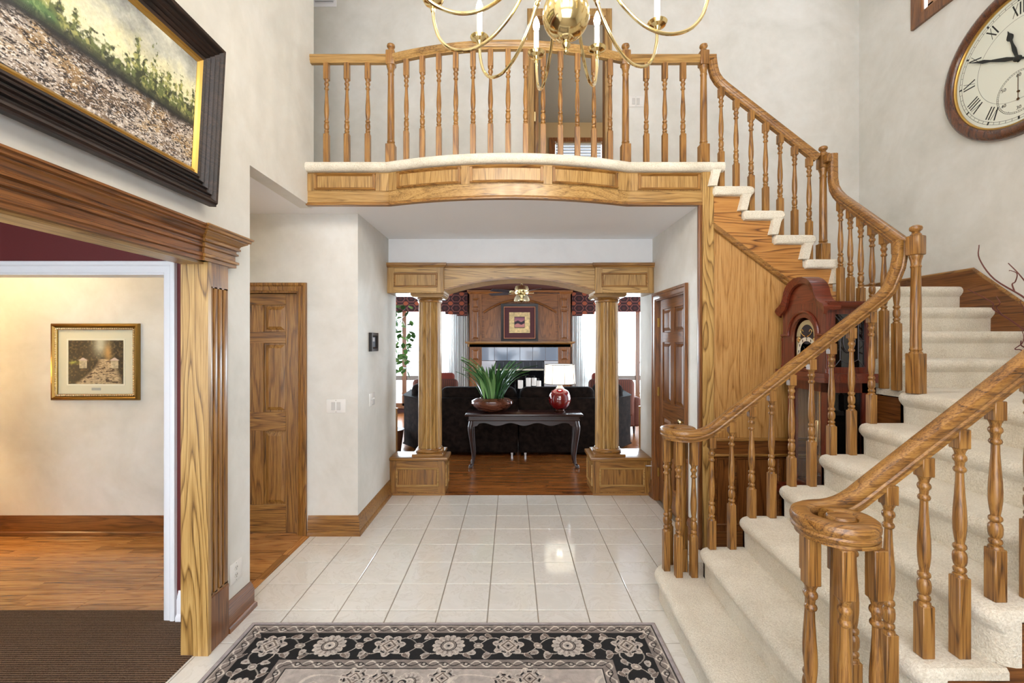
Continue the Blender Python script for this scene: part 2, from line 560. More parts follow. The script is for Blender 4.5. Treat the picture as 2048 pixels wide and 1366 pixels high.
def board_mesh(L, wd, axis='x'):
    key = (round(L, 2), axis)
    if key not in cache:
        a, b = (L / 2 - .001, wd / 2 - .001) if axis == 'x' else (wd / 2 - .001, L / 2 - .001)
        m = MB(); m.add([(-a, -b, -.01), (a, -b, -.01), (a, b, -.01), (-a, b, -.01), (-a, -b, -.001), (a, -b, -.001), (a, b, -.001), (-a, b, -.001),
                         (-a + .001, -b + .001, 0), (a - .001, -b + .001, 0), (a - .001, b - .001, 0), (-a + .001, b - .001, 0)],
                        [(3, 2, 1, 0), (0, 1, 5, 4), (1, 2, 6, 5), (2, 3, 7, 6), (3, 0, 4, 7), (4, 5, 9, 8), (5, 6, 10, 9), (6, 7, 11, 10), (7, 4, 8, 11), (8, 9, 10, 11)])
        cache[key] = m.mesh('floor_board', floorwood(axis), angle=0)
    return cache[key]


while y < YH + .02:
    x = -1.745 + 0.0
    first = True
    while x > -4.7:
        L = rb.choice([.35, .5, .6, .75, .9, 1.1, 1.3])
        if first: L = rb.choice([.2, .3, .45, .7, .9]); first = False
        o = link('floor_board', board_mesh(L, bw), fh); o.location = (x - L / 2, y + bw / 2, 0)
        x -= L
    y += bw
for k in range(3):
    o = link('floor_board', board_mesh(.36, .06, 'y'), fh); o.location = (-1.714, 2.739 + .18 + .36 * k, .001)

# ---- dining carpet (ribbed brown)
t = NT('brown_ribbed_carpet'); v = t.coords((1, 1, 1))
wv = t.n('ShaderNodeTexWave', wave_type='BANDS', bands_direction='Y'); wv.inputs['Scale'].default_value = 21.0; wv.inputs['Distortion'].default_value = 2.2; wv.inputs['Detail'].default_value = 2; wv.inputs['Detail Scale'].default_value = 8
t.l(v, wv.inputs['Vector']); nn = t.noise(v, 180, 2)
hh = t.math('ADD', t.math('MULTIPLY', wv.outputs[1], .6), t.math('MULTIPLY', nn, .6))
t.base(t.ramp(hh, [(.15, lin((46, 34, 26))), (.95, lin((130, 106, 86)))])); t.set(Roughness=.95); t.b.inputs['Specular IOR Level'].default_value = .1
t.bump(hh, .9, .012)
w = MB(); w.box(-5.2, -1.645, -1.3, 2.735, -.1, .006)
struct('floor_dining', w, t.m, 'dark brown ribbed carpet of the dining room', 'floor')

# ---- great room shell
w = MB(); w.box(-4.1, 4.1, 4.80, 10.4, -.1, -.006)
fg = struct('floor_great_room', w, plain('floor_gap', (40, 22, 10), .7), 'dark honey oak strip floor beyond the columns', 'floor')
w = MB(); y = 4.802
while y < 10.4:
    x = -3.6 - rb.random()
    while x < 3.9:
        L = rb.uniform(.4, 1.3); w.box(x + .0006, x + L - .0006, y + .0006, y + bw - .0006, -.008, 0); x += L
    y += bw
o = w.build('floor_boards', wood('floor_oak_dark', 'x', (70, 34, 10), (132, 78, 36), (160, 102, 52), rough=.22, coat=.4, board=.2, rings=10), fg, angle=0); tag(o, kind='stuff')
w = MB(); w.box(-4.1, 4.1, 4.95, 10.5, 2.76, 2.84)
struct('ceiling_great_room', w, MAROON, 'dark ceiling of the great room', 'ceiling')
w = MB(); w.box(-4.1, -1.40, 5.06, 5.16, 0, 2.76).box(1.56, 4.1, 5.10, 5.2, 0, 2.76).box(-1.40, 1.56, 5.1, 5.2, 2.43, 2.76)
struct('wall_great_room_near', w, WALLW, 'great room side of the columned wall')
w = MB(); w.box(-4.2, -4.1, 5.06, 6.2, 0, 2.76).box(-4.2, -4.1, 9.0, 10.5, 0, 2.76).box(-4.2, -4.1, 6.2, 9.0, 2.45, 2.76).box(-4.2, -4.1, 6.2, 9.0, 0, .3)
struct('wall_great_room_left', w, WALLW, 'great room side wall with window at the left')
w = MB(); w.box(4.1, 4.2, 5.06, 6.2, 0, 2.76).box(4.1, 4.2, 9.0, 10.5, 0, 2.76).box(4.1, 4.2, 6.2, 9.0, 2.45, 2.76).box(4.1, 4.2, 6.2, 9.0, 0, .3)
struct('wall_great_room_right', w, WALLW, 'great room side wall with window at the right')
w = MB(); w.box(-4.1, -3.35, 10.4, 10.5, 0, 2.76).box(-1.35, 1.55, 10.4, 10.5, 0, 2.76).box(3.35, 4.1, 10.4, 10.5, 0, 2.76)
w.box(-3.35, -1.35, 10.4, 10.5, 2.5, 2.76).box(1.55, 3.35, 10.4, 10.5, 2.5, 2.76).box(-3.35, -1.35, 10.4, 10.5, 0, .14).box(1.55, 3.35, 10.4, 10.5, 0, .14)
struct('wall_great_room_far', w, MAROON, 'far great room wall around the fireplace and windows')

# ---- great-room windows (structure)


def far_window(name, x0, x1, posts, label):
    r = thing(name, (0, 10.4, 0), label, 'window', kind='structure')
    f = MB()
    for p in posts: f.box(p - .05, p + .05, 10.34, 10.44, .14, 2.5)
    f.box(x0, x1, 10.34, 10.44, .14, .22).box(x0, x1, 10.34, 10.44, 2.42, 2.5).box(x0, x1, 10.30, 10.36, .10, .16)
    f.build('window_frame', oak_d('z'), r, bevel=.006, bseg=1)
    for i in range(len(posts) - 1):
        a, b = posts[i] + .05, posts[i + 1] - .05
        tr = MB(); tr.box(a, b, 10.36, 10.41, .74, .84); tr.build('transom', plain('grey_sash', (120, 112, 104), .5), r)
        for z0, z1 in ((.22, .74), (.84, 2.42)):
            p = MB(); p.box(a, b, 10.385, 10.39, z0, z1); p.build('pane', GLASS, r)


far_window('window_1', -3.35, -1.35, [-3.30, -2.45, -1.40], 'tall oak framed window left of the fireplace')
far_window('window_2', 1.55, 3.35, [1.60, 2.86, 3.30], 'tall oak framed window right of the fireplace')

# ---- upstairs room seen through the open door
w = MB(); w.box(-1.0, 3.2, 4.9, 8.1, 5.47, 5.55)
struct('ceiling_bedroom', w, plain('grey_ceiling', (150, 150, 148), .8), 'grey ceiling of the upstairs room past the open door', 'ceiling')
w = MB(); w.box(-1.0, .72, 8.0, 8.1, ZB, 5.47).box(1.62, 3.2, 8.0, 8.1, ZB, 5.47).box(.72, 1.62, 8.0, 8.1, 5.12, 5.47).box(.72, 1.62, 8.0, 8.1, ZB, ZB + .9)
w.box(-1.1, -1.0, 4.9, 8.0, ZB, 5.47).box(3.2, 3.3, 4.9, 8.0, ZB, 5.47)
struct('wall_bedroom', w, plain('tan_paint', (168, 146, 112), .7), 'tan wall of the upstairs room past the open door')
w = MB(); w.box(-1.0, 3.2, 4.9, 8.1, ZB - .14, ZB - .002)
struct('floor_bedroom', w, CARPET, 'carpet of the upstairs room', 'floor')
r = thing('window_3', (1.17, 8.0, ZB + .9), 'oak cased window inside the upstairs room', 'window', kind='structure')
f = MB(); f.sweep([(.72, 7.99, ZB + .9), (.72, 7.99, 5.12), (1.62, 7.99, 5.12), (1.62, 7.99, ZB + .9)], (0, -1, 0), [(0, 0), (0, .02), (-.07, .025), (-.07, 0)])
f.box(.72, .76, 8.0, 8.06, ZB + .9, 5.12).box(1.58, 1.62, 8.0, 8.06, ZB + .9, 5.12).box(1.15, 1.19, 8.0, 8.06, ZB + .9, 5.12)
f.build('window_frame', oak_d('z'), r)
for k in range(14):
    b = MB(); z = 5.10 - k * .05; b.box(.77, 1.57, 8.0, 8.06, z - .005, z); b.xform(Matrix.Translation((0, 8.03, z)) @ Matrix.Rotation(1.15, 4, 'X') @ Matrix.Translation((0, -8.03, -z)))
    b.build('blind_slat', plain('blind', (190, 200, 214), .5), r)

# ---- high stair window
r = thing('window_4', (3.66, 3.59, 4.5), 'high leaded-glass window in the stair wall above the clock', 'window', kind='structure')
f = MB(); f.sweep([(XR, 4.04, 4.56), (XR, 4.04, 5.32), (XR, 3.14, 5.32), (XR, 3.14, 4.56)], (-1, 0, 0), [(0, 0), (0, .012), (-.02, .022), (-.09, .026), (-.11, .026), (-.11, 0)], closed=True)
f.build('casing', oak_d('z'), r)
f = MB()
for a, b in ((3.14, 3.19), (3.99, 4.04)): f.box(XR + .03, XR + .09, a, b, 4.56, 5.32)
for a, b in ((4.56, 4.61), (5.27, 5.32)): f.box(XR + .03, XR + .09, 3.14, 4.04, a, b)
f.build('sash', oak_d('y'), r)
p = MB(); p.box(XR + .058, XR + .062, 3.19, 3.99, 4.61, 5.27); p.build('pane', GLASS, r)
for q in range(1, 5):
    b = MB(); yy = 3.19 + .8 * q / 5; b.box(XR + .052, XR + .056, yy - .004, yy + .004, 4.61, 5.27); b.build('came', BLACK, r)
for q in (.09, .16, .36, .5, .57):
    b = MB(); b.box(XR + .052, XR + .056, 3.19, 3.99, 4.61 + q - .004, 4.61 + q + .004); b.build('came', BLACK, r)

# ---- entry window and door behind the camera
r = thing('window_5', (-.05, -1.25, 2.8), 'two-storey entry window behind the viewer', 'window', kind='structure')
f = MB()
for x in (-1.45, -.53, .39, 1.29): f.box(x, x + .06, -1.28, -1.2, 2.8, 5.2)
for z in (2.8, 3.97, 5.14): f.box(-1.45, 1.35, -1.28, -1.2, z, z + .06)
f.build('window_frame', oak_d('z'), r)
r = thing('window_6', (-.05, -1.25, .3), 'entry door side lights behind the viewer', 'window', kind='structure')
f = MB()
for x in (-1.45, -.8, .64, 1.29): f.box(x, x + .06, -1.28, -1.2, .3, 2.4)
for z in (.3, 1.3, 2.34): f.box(-1.45, 1.35, -1.28, -1.2, z, z + .06)
f.build('window_frame', oak_d('z'), r)

# ---- baseboards
BASEP = [(0, 0), (.03, 0), (.03, .022), (.022, .034), (.018, .036), (.018, .118), (.013, .128), (.013, .138), (.007, .152), (.004, .165), (0, .165)]


def baseb(name, path, mat, label):
    m = MB(); m.sweep([(p[0], p[1], 0.0) for p in path], (0, 0, 1), BASEP)
    return struct(name, m, mat, label, 'baseboard')


baseb('baseboard_left', [(XL, 2.52), (XL, 2.76), (-2.02, 2.76)], oak_d('y'), 'tall oak baseboard wrapping the wall end beside the outlet')
baseb('baseboard_hall', [(-5.2, YH), (-2.58, YH)], oak_d('x'), 'dark oak baseboard under the gold framed picture')
baseb('baseboard_passage_left', [(-1.705, YH), (XPL, YH), (XPL, 4.79)], oak('x'), 'oak baseboard turning the corner into the passage')
baseb('baseboard_passage_right', [(XPR, 4.8), (XPR, 4.72)], oak_d('y'), 'short oak baseboard between plinth and closet door')
baseb('baseboard_post', [(XPR, 3.78), (XPR, 3.56)], oak_d('y'), 'short oak baseboard beside the closet door')
m = MB(); m.sweep([(-1.70, 2.65, .006), (-1.94, 2.65, .006)], (0, 0, 1), [(-a, b) for a, b in BASEP][::-1] if False else BASEP)
m.v = [(p[0], 5.3 - p[1], p[2]) if p[1] > 2.65 else p for p in m.v]
struct('baseboard_dining', m, WHITE, 'short white baseboard on the burgundy wall', 'baseboard')

# ---- six-panel doors
CASING = [(0, 0), (0, .010), (-.008, .016), (-.040, .018), (-.048, .025), (-.064, .026), (-.07, .022), (-.07, 0)]


def six_panel(root, wd, h, mat_v, mat_h):
    st, cs = .112, .10
    rails = [(0, .235), (.86, 1.02), (1.60, 1.70), (1.925, h)]
    s_ = MB()
    s_.box(0, st, 0, .04, 0, h).box(wd - st, wd, 0, .04, 0, h).box(wd / 2 - cs / 2, wd / 2 + cs / 2, .0005, .0395, .235, 1.925)
    slab = s_.build('stiles', mat_v, root, local=True, bevel=.003, bseg=1)
    q = MB()
    for a, b in rails: q.box(st, wd - st, 0, .04, a, b)
    q.build('rails', mat_h, root, local=True, bevel=.003, bseg=1)
    for i in range(3):
        z0, z1 = rails[i][1], rails[i + 1][0]
        for x0, x1 in ((st, wd / 2 - cs / 2), (wd / 2 + cs / 2, wd - st)):
            p = MB(); p.box(x0, x1, .014, .026, z0, z1); p.frustum(x0 + .012, x1 - .012, z0 + .012, z1 - .012, .0145, .003, .03)
            p.build('panel', mat_v, root, local=True, angle=20)


def leaf_hinge(root, x, z):
    hgm = MB(); hgm.lathe([(.007, -.045), (.007, .045)], 8, (x, -.008, z)); hgm.box(x - .012, x + .016, -.003, .004, z - .045, z + .045)
    hgm.build('hinge', BRASS_D, root, local=True)


d = thing('door_1', (-2.50, YH + .035, 0.004), 'six-panel oak door in the hallway beside the mottled wall', 'door', kind='structure')
six_panel(d, .700, 2.02, oak('z'), oak('x'))
c = MB(); c.sweep([(-2.50, YH, 0), (-2.50, YH, 2.04), (-1.785, YH, 2.04), (-1.785, YH, 0)], (0, -1, 0), CASING); c.build('casing', oak('z'), d)
c = MB(); c.box(-1.800, -1.783, YH - .004, YH + .1, -.0, 2.03).box(-2.52, -2.5, YH - .004, YH + .1, 0, 2.03).box(-2.5, -1.785, YH - .004, YH + .1, 2.028, 2.042); c.build('jamb', oak('z'), d)

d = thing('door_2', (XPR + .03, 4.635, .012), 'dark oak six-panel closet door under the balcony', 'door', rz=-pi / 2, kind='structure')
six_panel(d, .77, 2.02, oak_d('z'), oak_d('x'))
for z in (.28, 1.10, 1.80): leaf_hinge(d, .0, z)
kn = MB(); kn.lathe([(.024, 0), (.026, .004), (.012, .008), (.009, .03), (.02, .038), (.027, .052), (.024, .064), (.0, .07)], 14, (.71, 0, .91), 'y'); kn.build('knob', BRASS, d, local=True)


def in_door(mb, name, mat):      # world-space parts of the rotated door
    inv = (Matrix.Translation(d.location) @ Matrix.Rotation(-pi / 2, 4, 'Z')).inverted()
    mb.xform(inv); return mb.build(name, mat, d, local=True)


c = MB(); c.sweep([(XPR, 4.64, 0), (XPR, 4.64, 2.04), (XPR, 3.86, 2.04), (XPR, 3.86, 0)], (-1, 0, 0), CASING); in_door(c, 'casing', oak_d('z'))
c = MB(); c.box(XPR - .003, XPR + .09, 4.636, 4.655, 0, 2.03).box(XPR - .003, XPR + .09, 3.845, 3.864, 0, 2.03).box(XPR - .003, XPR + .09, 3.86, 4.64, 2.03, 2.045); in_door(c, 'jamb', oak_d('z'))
c = MB(); c.tube([(XPR + .0, 4.70, .335), (XPR - .075, 4.70, .335)], .006, 8); c.lathe([(.0, -.095), (.012, -.09), (.012, -.075), (.0, -.072)], 10, (XPR, 4.70, .335), 'x'); in_door(c, 'door_stop', CHROME)

# upstairs door: casing and open leaf
d = thing('door_3', (.23, YB, ZB), 'upstairs oak door standing open behind the balcony', 'door', kind='structure')
c = MB(); c.sweep([(.23, YB, ZB), (.23, YB, ZB + 2.04), (.98, YB, ZB + 2.04), (.98, YB, ZB)], (0, -1, 0), CASING); c.build('casing', oak_l('z'), d)
c = MB(); c.box(.215, .235, YB - .003, YB + .1, ZB, ZB + 2.04).box(.975, .995, YB - .003, YB + .1, ZB, ZB + 2.04).box(.235, .975, YB - .003, YB + .1, ZB + 2.02, ZB + 2.042); c.build('jamb', oak('z'), d)
lf = MB(); lf.box(.245, .285, YB + .09, YB + .80, ZB + .01, ZB + 2.01); lf.build('leaf', oak('z'), d, bevel=.003)
hm = MB(); hm.box(.236, .25, YB + .03, YB + .09, ZB + .95, ZB + 1.05).box(.236, .25, YB + .03, YB + .09, ZB + .2, ZB + .3); hm.build('hinge', BRASS, d)

# ---- dining cased opening in the left wall: pilaster + entablature
tr = thing('trim_1', (XL, 2.4, 0), 'fluted oak pilaster and heavy oak crown framing the dining room opening', 'trim', kind='structure')
c = MB(); c.box(-1.705, XL + .0265, 2.342, 2.366, 0, 2.035); c.build('jamb_board', oak_c('z'), tr)
c = MB(); c.box(-1.705, XL + .002, .2, 2.35, 2.018, 2.034); c.build('head_jamb', oak_l('y'), tr)
c = MB(); c.box(XL, XL + .014, 2.35, 2.515, .0, 2.035)
c.box(XL, XL + .021, 2.35, 2.515, .28, .30).box(XL, XL + .021, 2.35, 2.515, 1.90, 2.035); c.build('pilaster', oak('z'), tr)
for k in range(4):
    a = 2.35 + [.0, .049, .088, .127][k]; b = 2.35 + [.038, .077, .116, .165][k]
    c = MB(); c.box(XL + .012, XL + .021, a, b, .29, 1.91); c.build('fillet', oak('z'), tr, bevel=.003, bseg=2)
c = MB(); c.box(XL, XL + .026, 2.35, 2.518, 0, .285); c.build('plinth_block', oak_d('z'), tr, bevel=.004, bseg=1)
ENT = [(0, 2.03), (.030, 2.03), (.030, 2.046), (.040, 2.050), (.040, 2.062), (.026, 2.068), (.026, 2.094), (.038, 2.098), (.038, 2.108), (.030, 2.112), (.030, 2.122), (.046, 2.126), (.046, 2.136), (.040, 2.140), (.046, 2.152), (.064, 2.164), (.072, 2.168), (.072, 2.174), (.084, 2.178), (.084, 2.188), (.094, 2.192), (.094, 2.2), (0, 2.2)]
c = MB(); c.sweep([(XL, .0, 0), (XL, 2.36, 0)], (0, 0, 1), ENT); c.build('crown', oak_d('y'), tr)
c = MB(); c.sweep([(-1.60, 2.335, 0), (XL, 2.335, 0), (XL, 2.515, 0), (-1.60, 2.515, 0)], (0, 0, 1), [(a + (.012 if a > 0 else -.002), b + (.002 if b > 2.19 else 0)) for a, b in ENT]); c.build('crown_return', oak('y'), tr)
# white cased opening
tr = thing('trim_2', (-2.02, 2.65, 0), 'white moulded casing around the opening to the hallway', 'trim', kind='structure')
c = MB(); c.sweep([(-3.72, 2.65, .006), (-3.72, 2.65, 2.015), (-2.02, 2.65, 2.015), (-2.02, 2.65, .006)], (0, -1, 0), CASING); c.build('casing', WHITE, tr)
c = MB(); c.box(-2.022, -2.012, 2.648, 2.765, 0, 2.02).box(-3.73, -2.02, 2.648, 2.765, 2.008, 2.018); c.build('jamb', WHITE, tr)

# ---- oak beam over the columns
tr = thing('trim_3', (.09, 4.72, 2.12), 'pale oak beam with shallow arch resting on the two fluted columns', 'trim', kind='structure')
for x0, x1 in ((XPL, -.705), (.86, XPR)):
    c = MB(); c.box(x0, x1, 4.70, 5.1, 2.12, 2.40); c.build('beam_block', oak_l('z'), tr, bevel=.004, bseg=1)
    pa, pb = x0 + .085, x1 - .085
    c = MB(); c.sweep([(pa, 4.70, 2.20), (pa, 4.70, 2.31), (pb, 4.70, 2.31), (pb, 4.70, 2.20)], (0, -1, 0), [(0, 0), (0, .004), (-.008, .012), (-.016, .012), (-.02, 0)], closed=True); c.build('panel_moulding', oak('x'), tr)
    c = MB(); c.box(pa, pb, 4.697, 4.702, 2.20, 2.31); c.build('panel', oak_l('z'), tr)
    for z0, z1 in ((2.128, 2.182), (2.33, 2.392)):
        c = MB(); c.box(pa - .01, pb + .01, 4.698, 4.705, z0, z1); c.build('beam_rail', oak_c('x'), tr)
xs = [-.705 + k * (1.565) / 32 for k in range(33)]
top = [(x, 2.40) for x in xs]; arc = [(x, 2.145 + .125 * (1 - ((x - .0775) / .7825) ** 2)) for x in xs]
c = MB(); c.strip_prism(top, arc, 'y', 4.735, 5.1); c.build('arch_board', oak_c('x'), tr)
c = MB(); c.strip_prism([(p[0], p[1] + .016) for p in arc], [(p[0], p[1] - .002) for p in arc], 'y', 4.725, 4.74); c.build('arch_edge', oak('x'), tr)
c = MB(); c.sweep([(XPL, 4.70, 2.385), (-.705, 4.70, 2.385), (-.705, 4.735, 2.385), (.86, 4.735, 2.385), (.86, 4.70, 2.385), (XPR, 4.70, 2.385)], (0, 0, 1), [(-.02, 0), (.012, 0), (.016, .012), (.026, .02), (.03, .034), (.03, .045), (-.02, .045)]); c.build('beam_cornice', oak('x'), tr)

# ---- plinths and fluted columns
for nm, x0, x1, cx, side in (('left', XPL, -.707, -.895, 1), ('right', .855, XPR, 1.035, -1)):
    pl = thing('column_plinth', ((x0 + x1) / 2, 5.0, 0), f'panelled oak plinth under the {nm} fluted column', 'plinth', group='panelled column plinths')
    c = MB(); c.box(x0, x1, 4.80, 5.2 if side < 0 else 5.06, .0, .365); c.build('carcass', oak('z'), pl, bevel=.003, bseg=1)
    c = MB(); e = .03
    c.box(x0, x1 + (e if side > 0 else 0), 4.775, 5.06 if side > 0 else 5.2, .365, .40) if side > 0 else c.box(x0 - e, x1, 4.775, 5.2, .365, .40)
    c.build('cap', oak('x'), pl, bevel=.008, bseg=2)
    c = MB(); c.sweep([(x0, 4.80, 0), (x1, 4.80, 0)], (0, 0, 1), [(0, 0), (.012, 0), (.012, .012), (.006, .02), (0, .02)]); c.build('base_moulding', oak('x'), pl)
    for z0, z1 in ((.03, .09), (.285, .36)):
        c = MB(); c.box(x0 + .075, x1 - .075, 4.797, 4.803, z0, z1); c.build('rail', oak('x'), pl)
    pa, pb = x0 + .085, x1 - .085
    c = MB(); c.sweep([(pa, 4.80, .11), (pa, 4.80, .27), (pb, 4.80, .27), (pb, 4.80, .11)], (0, -1, 0), [(0, 0), (0, .004), (-.008, .012), (-.016, .012), (-.02, 0)], closed=True); c.build('panel_moulding', oak_l('x'), pl)
    c = MB(); c.box(pa, pb, 4.797, 4.802, .11, .27); c.build('panel', oak('z'), pl)
    xf = x1 if side > 0 else x0
    c = MB()
    if side > 0: c.sweep([(xf, 4.86, .1), (xf, 4.86, .29), (xf, 5.02, .29), (xf, 5.02, .1)], (1, 0, 0), [(0, 0), (0, .004), (-.008, .012), (-.016, .012), (-.02, 0)], closed=True)
    else: c.sweep([(xf, 5.14, .1), (xf, 5.14, .29), (xf, 4.86, .29), (xf, 4.86, .1)], (-1, 0, 0), [(0, 0), (0, .004), (-.008, .012), (-.016, .012), (-.02, 0)], closed=True)
    c.build('side_moulding', oak_l('y'), pl)
    co = thing('fluted_column', (cx, 4.97, .40), f'round fluted oak column on the {nm} plinth', 'column', group='fluted columns', kind='thing')
    b = MB(); b.box(-.165, .165, -.165, .165, 0, .03); b.build('base_block', oak('x'), co, local=True, bevel=.004, bseg=1)
    b = MB(); b.lathe([(.15, .03), (.155, .045), (.148, .058), (.135, .066), (.132, .075)], 40); b.build('base_ring', oak('x'), co, local=True)
    nfl = 18; seg = nfl * 8
    b = MB(); b.lathe([(.127, .07), (.128, .10), (.1265, .5), (.123, 1.2), (.120, 1.65)], seg, flute=lambda k: [1, 1, 1, .99, .92, .87, .87, .92][k % 8]); b.build('shaft', oak_l('z'), co, local=True, angle=20)
    b = MB(); b.lathe([(.125, 1.64), (.132, 1.65), (.132, 1.662), (.125, 1.668), (.14, 1.685), (.155, 1.69)], 40); b.build('capital_ring', oak('x'), co, local=True)
    b = MB(); b.sweep([(-.15, -.15, 1.69), (-.15, .15, 1.69), (.15, .15, 1.69), (.15, -.15, 1.69)], (0, 0, 1), [(-.1, 0), (0, 0), (-.0, .006), (-.012, .012), (-.022, .02), (-.022, .03), (-.1, .03)][::1], closed=True)
    b.v = [tuple(p) for p in b.v]
    b2 = MB(); b2.prism([(-.15, 1.688), (.15, 1.688), (.165, 1.70), (.175, 1.712), (.175, 1.7199), (-.175, 1.7199), (-.175, 1.712), (-.165, 1.70)], 'y', -.175, .175); b2.build('abacus', oak_l('x'), co, local=True)
# short oak end boards where the passage walls end beyond the plinths
for x0, x1, y0, nm in ((-1.41, XPL + .012, 5.055, 'left'), (XPR - .012, 1.57, 5.195, 'right')):
    c = MB(); c.box(x0, x1, y0, y0 + .03, .40, .86); c.box(x0 - .006, x1 + .006, y0 - .004, y0 + .036, .86, .88)
    struct('trim_%d' % (5 if nm == 'left' else 6), c, oak('z'), f'short oak cap board on the wall end beside the {nm} column', 'trim', bevel=.003, bseg=1)

# ------------------------------------------------------------------ balcony
def curve_sweep(prof, x0, x1, n=72):
    """profile (d toward the viewer, z) run along the bowed balcony front"""
    xs = sorted(set([x0, x1] + [x for x in (-.96, .90) if x0 < x < x1] + [x0 + (x1 - x0) * k / n for k in range(n + 1)]))
    P = [Vector((x, front(x), 0)) for x in xs]; rs = []
    for i, p in enumerate(P):
        d = (P[min(i + 1, len(P) - 1)] - P[max(i - 1, 0)]).normalized()
        nrm = Vector((d.y, -d.x, 0))
        rs.append([p + nrm * a + Vector((0, 0, b)) for a, b in prof])
    m = MB(); m.rings(rs); return m


tr = thing('trim_4', (0, 3.5, ZS), 'bowed oak balcony fascia with five inset panels', 'trim', kind='structure')
curve_sweep([(-.03, ZS - .006), (.0, ZS - .006), (.0, ZB - .07), (-.03, ZB - .07)], -1.60, 1.478).build('fascia_board', oak_l('x'), tr)
curve_sweep([(-.03, ZS - .012), (.010, ZS - .012), (.012, ZS - .004), (.010, ZS + .004), (.004, ZS + .012), (-.002, ZS + .014)], -1.60, 1.478).build('fascia_bead', oak('x'), tr)
curve_sweep([(-.002, ZS + .100), (.005, ZS + .100), (.005, ZB - .085), (-.002, ZB - .085)], -1.60, 1.478).build('fascia_band', oak_l('z'), tr)
pz0, pz1 = ZS + .118, ZS + .222
for a, b in ((-1.52, -1.07), (-.87, -.39), (-.30, .22), (.31, .80), (.99, 1.45)):
    curve_sweep([(.0, pz0), (.0065, pz0), (.0065, pz1), (.0, pz1)], a, b, 12).build('fascia_panel', oak_l('z'), tr)
    for q in (((0, pz0 - .012), (.016, pz0 - .012), (.022, pz0 - .004), (.008, pz0 + .008), (0, pz0 + .008)), ((0, pz1 - .008), (.008, pz1 - .008), (.022, pz1 + .004), (.016, pz1 + .012), (0, pz1 + .012))):
        curve_sweep(q, a - .012, b + .012, 12).build('panel_moulding', oak('x'), tr)
    for e in (a, b):
        curve_sweep([(0, pz0 - .01), (.019, pz0 - .01), (.019, pz1 + .01), (0, pz1 + .01)], e - .010, e + .008, 2).build('panel_moulding', oak('z'), tr)
c = MB(); c.box(1.478, 1.565, 3.525, 3.562, 0, ZB - .065); c.build('corner_board', oak_c('z'), tr, bevel=.003, bseg=1)
c = MB(); c.box(1.447, 1.478, 3.53, 3.562, 0, ZS - .004); c.build('corner_bead', oak_d('z'), tr, bevel=.008, bseg=2)

fbm = MB(); xs = [-3.2 + k * (1.60 + 3.2) / 96 for k in range(97)]
fbm.strip_prism([(x, YB) for x in xs], [(x, front(x, .0) if x > -1.6 else 3.65) for x in xs], 'z', ZB - .05, ZB)
fbal = struct('floor_balcony', fbm, CARPET, 'cream carpet of the balcony landing', 'floor')
h = .037
nose = [(-.05, ZB - 2 * h)] + [(.015 + h * sin(a), ZB - h - h * cos(a)) for a in [pi * k / 8 for k in range(9)]] + [(-.05, ZB)]
o = curve_sweep(nose, -1.60, 1.638).build('carpet_nosing', CARPET, fbal)

# ------------------------------------------------------------------ staircase
ST = thing('staircase', (1.6, 2.4, 0), 'cream carpeted staircase winding up beside the grandfather clock to the balcony', 'staircase')
X1 = .885; RUN = .24


def xn(n): return X1 + RUN * (n - 1)


Y0, Y1 = 1.47, 2.775


def flare(y): return .045 * (y - 2.75)


# first, bullnosed step
def bull(ins, z):
    r = .16 - ins; x0 = X1 + ins; ya, yb = 1.20 + ins, 2.985 - ins; pts = []
    for k in range(9):
        a = -pi / 2 - (pi / 2) * k / 8; pts.append((x0 + r + r * cos(a), ya + r + r * sin(a)))
    for k in range(9):
        a = pi - (pi / 2) * k / 8; pts.append((x0 + r + r * cos(a), yb - r + r * sin(a)))
    pts.append((1.30, yb)); pts.append((1.30, ya))
    return [(p[0] + (flare(p[1]) if p[0] < 1.29 else 0), p[1], z) for p in pts]


m = MB(); m.rings([bull(.03, 0), bull(.03, R - .08), bull(.018, R - .07), bull(.004, R - .052), bull(0, R - .036), bull(.006, R - .018), bull(.018, R - .006), bull(.04, R)])
m.build('step', CARPET, ST)


def lower_prof(n, back, zb=None):
    x, z = xn(n), n * R
    return [(x + .032, z - R if zb is None else zb), (x + .030, z - .085), (x + .016, z - .07), (x + .003, z - .052), (x, z - .036), (x + .006, z - .018), (x + .018, z - .006), (x + .04, z), (back, z), (back, z - .04), (x + .10, z - .04), (x + .10, z - R if zb is None else zb)]


for n in range(2, 8):
    pr = lower_prof(n, xn(n + 1) + .06 if n < 7 else XR)
    rs = []
    for y, dx, dz in ((Y0, .05, .015), (Y0 + .008, .024, .005), (Y0 + .03, .006, 0), (Y0 + .06, 0, 0), (2.1, 0, 0), (Y1 - .06, 0, 0), (Y1 - .03, .006, 0), (Y1 - .008, .024, .005), (Y1, .05, .015)):
        rs.append([(px + (flare(y) if px < XR - .1 else 0) + (dx if px < xn(n) + .05 else 0), y, pz - (dz if pz > n * R - .03 else 0)) for px, pz in pr])
    m = MB(); m.rings(rs); m.build('step', CARPET, ST)
m = MB(); m.box(2.40, XR, 2.74, 3.0, 7 * R - .04, 7 * R); m.build('landing', CARPET, ST)
# middle flight along the right wall
XI = 2.40


def mid_prof(n, yb):
    y, z = 2.95 + RUN * (n - 8), n * R
    return [(y + .032, z - R), (y + .030, z - .085), (y + .016, z - .07), (y + .003, z - .052), (y, z - .036), (y + .006, z - .018), (y + .018, z - .006), (y + .04, z), (yb, z), (yb, z - .04), (y + .10, z - .04), (y + .10, z - R)]


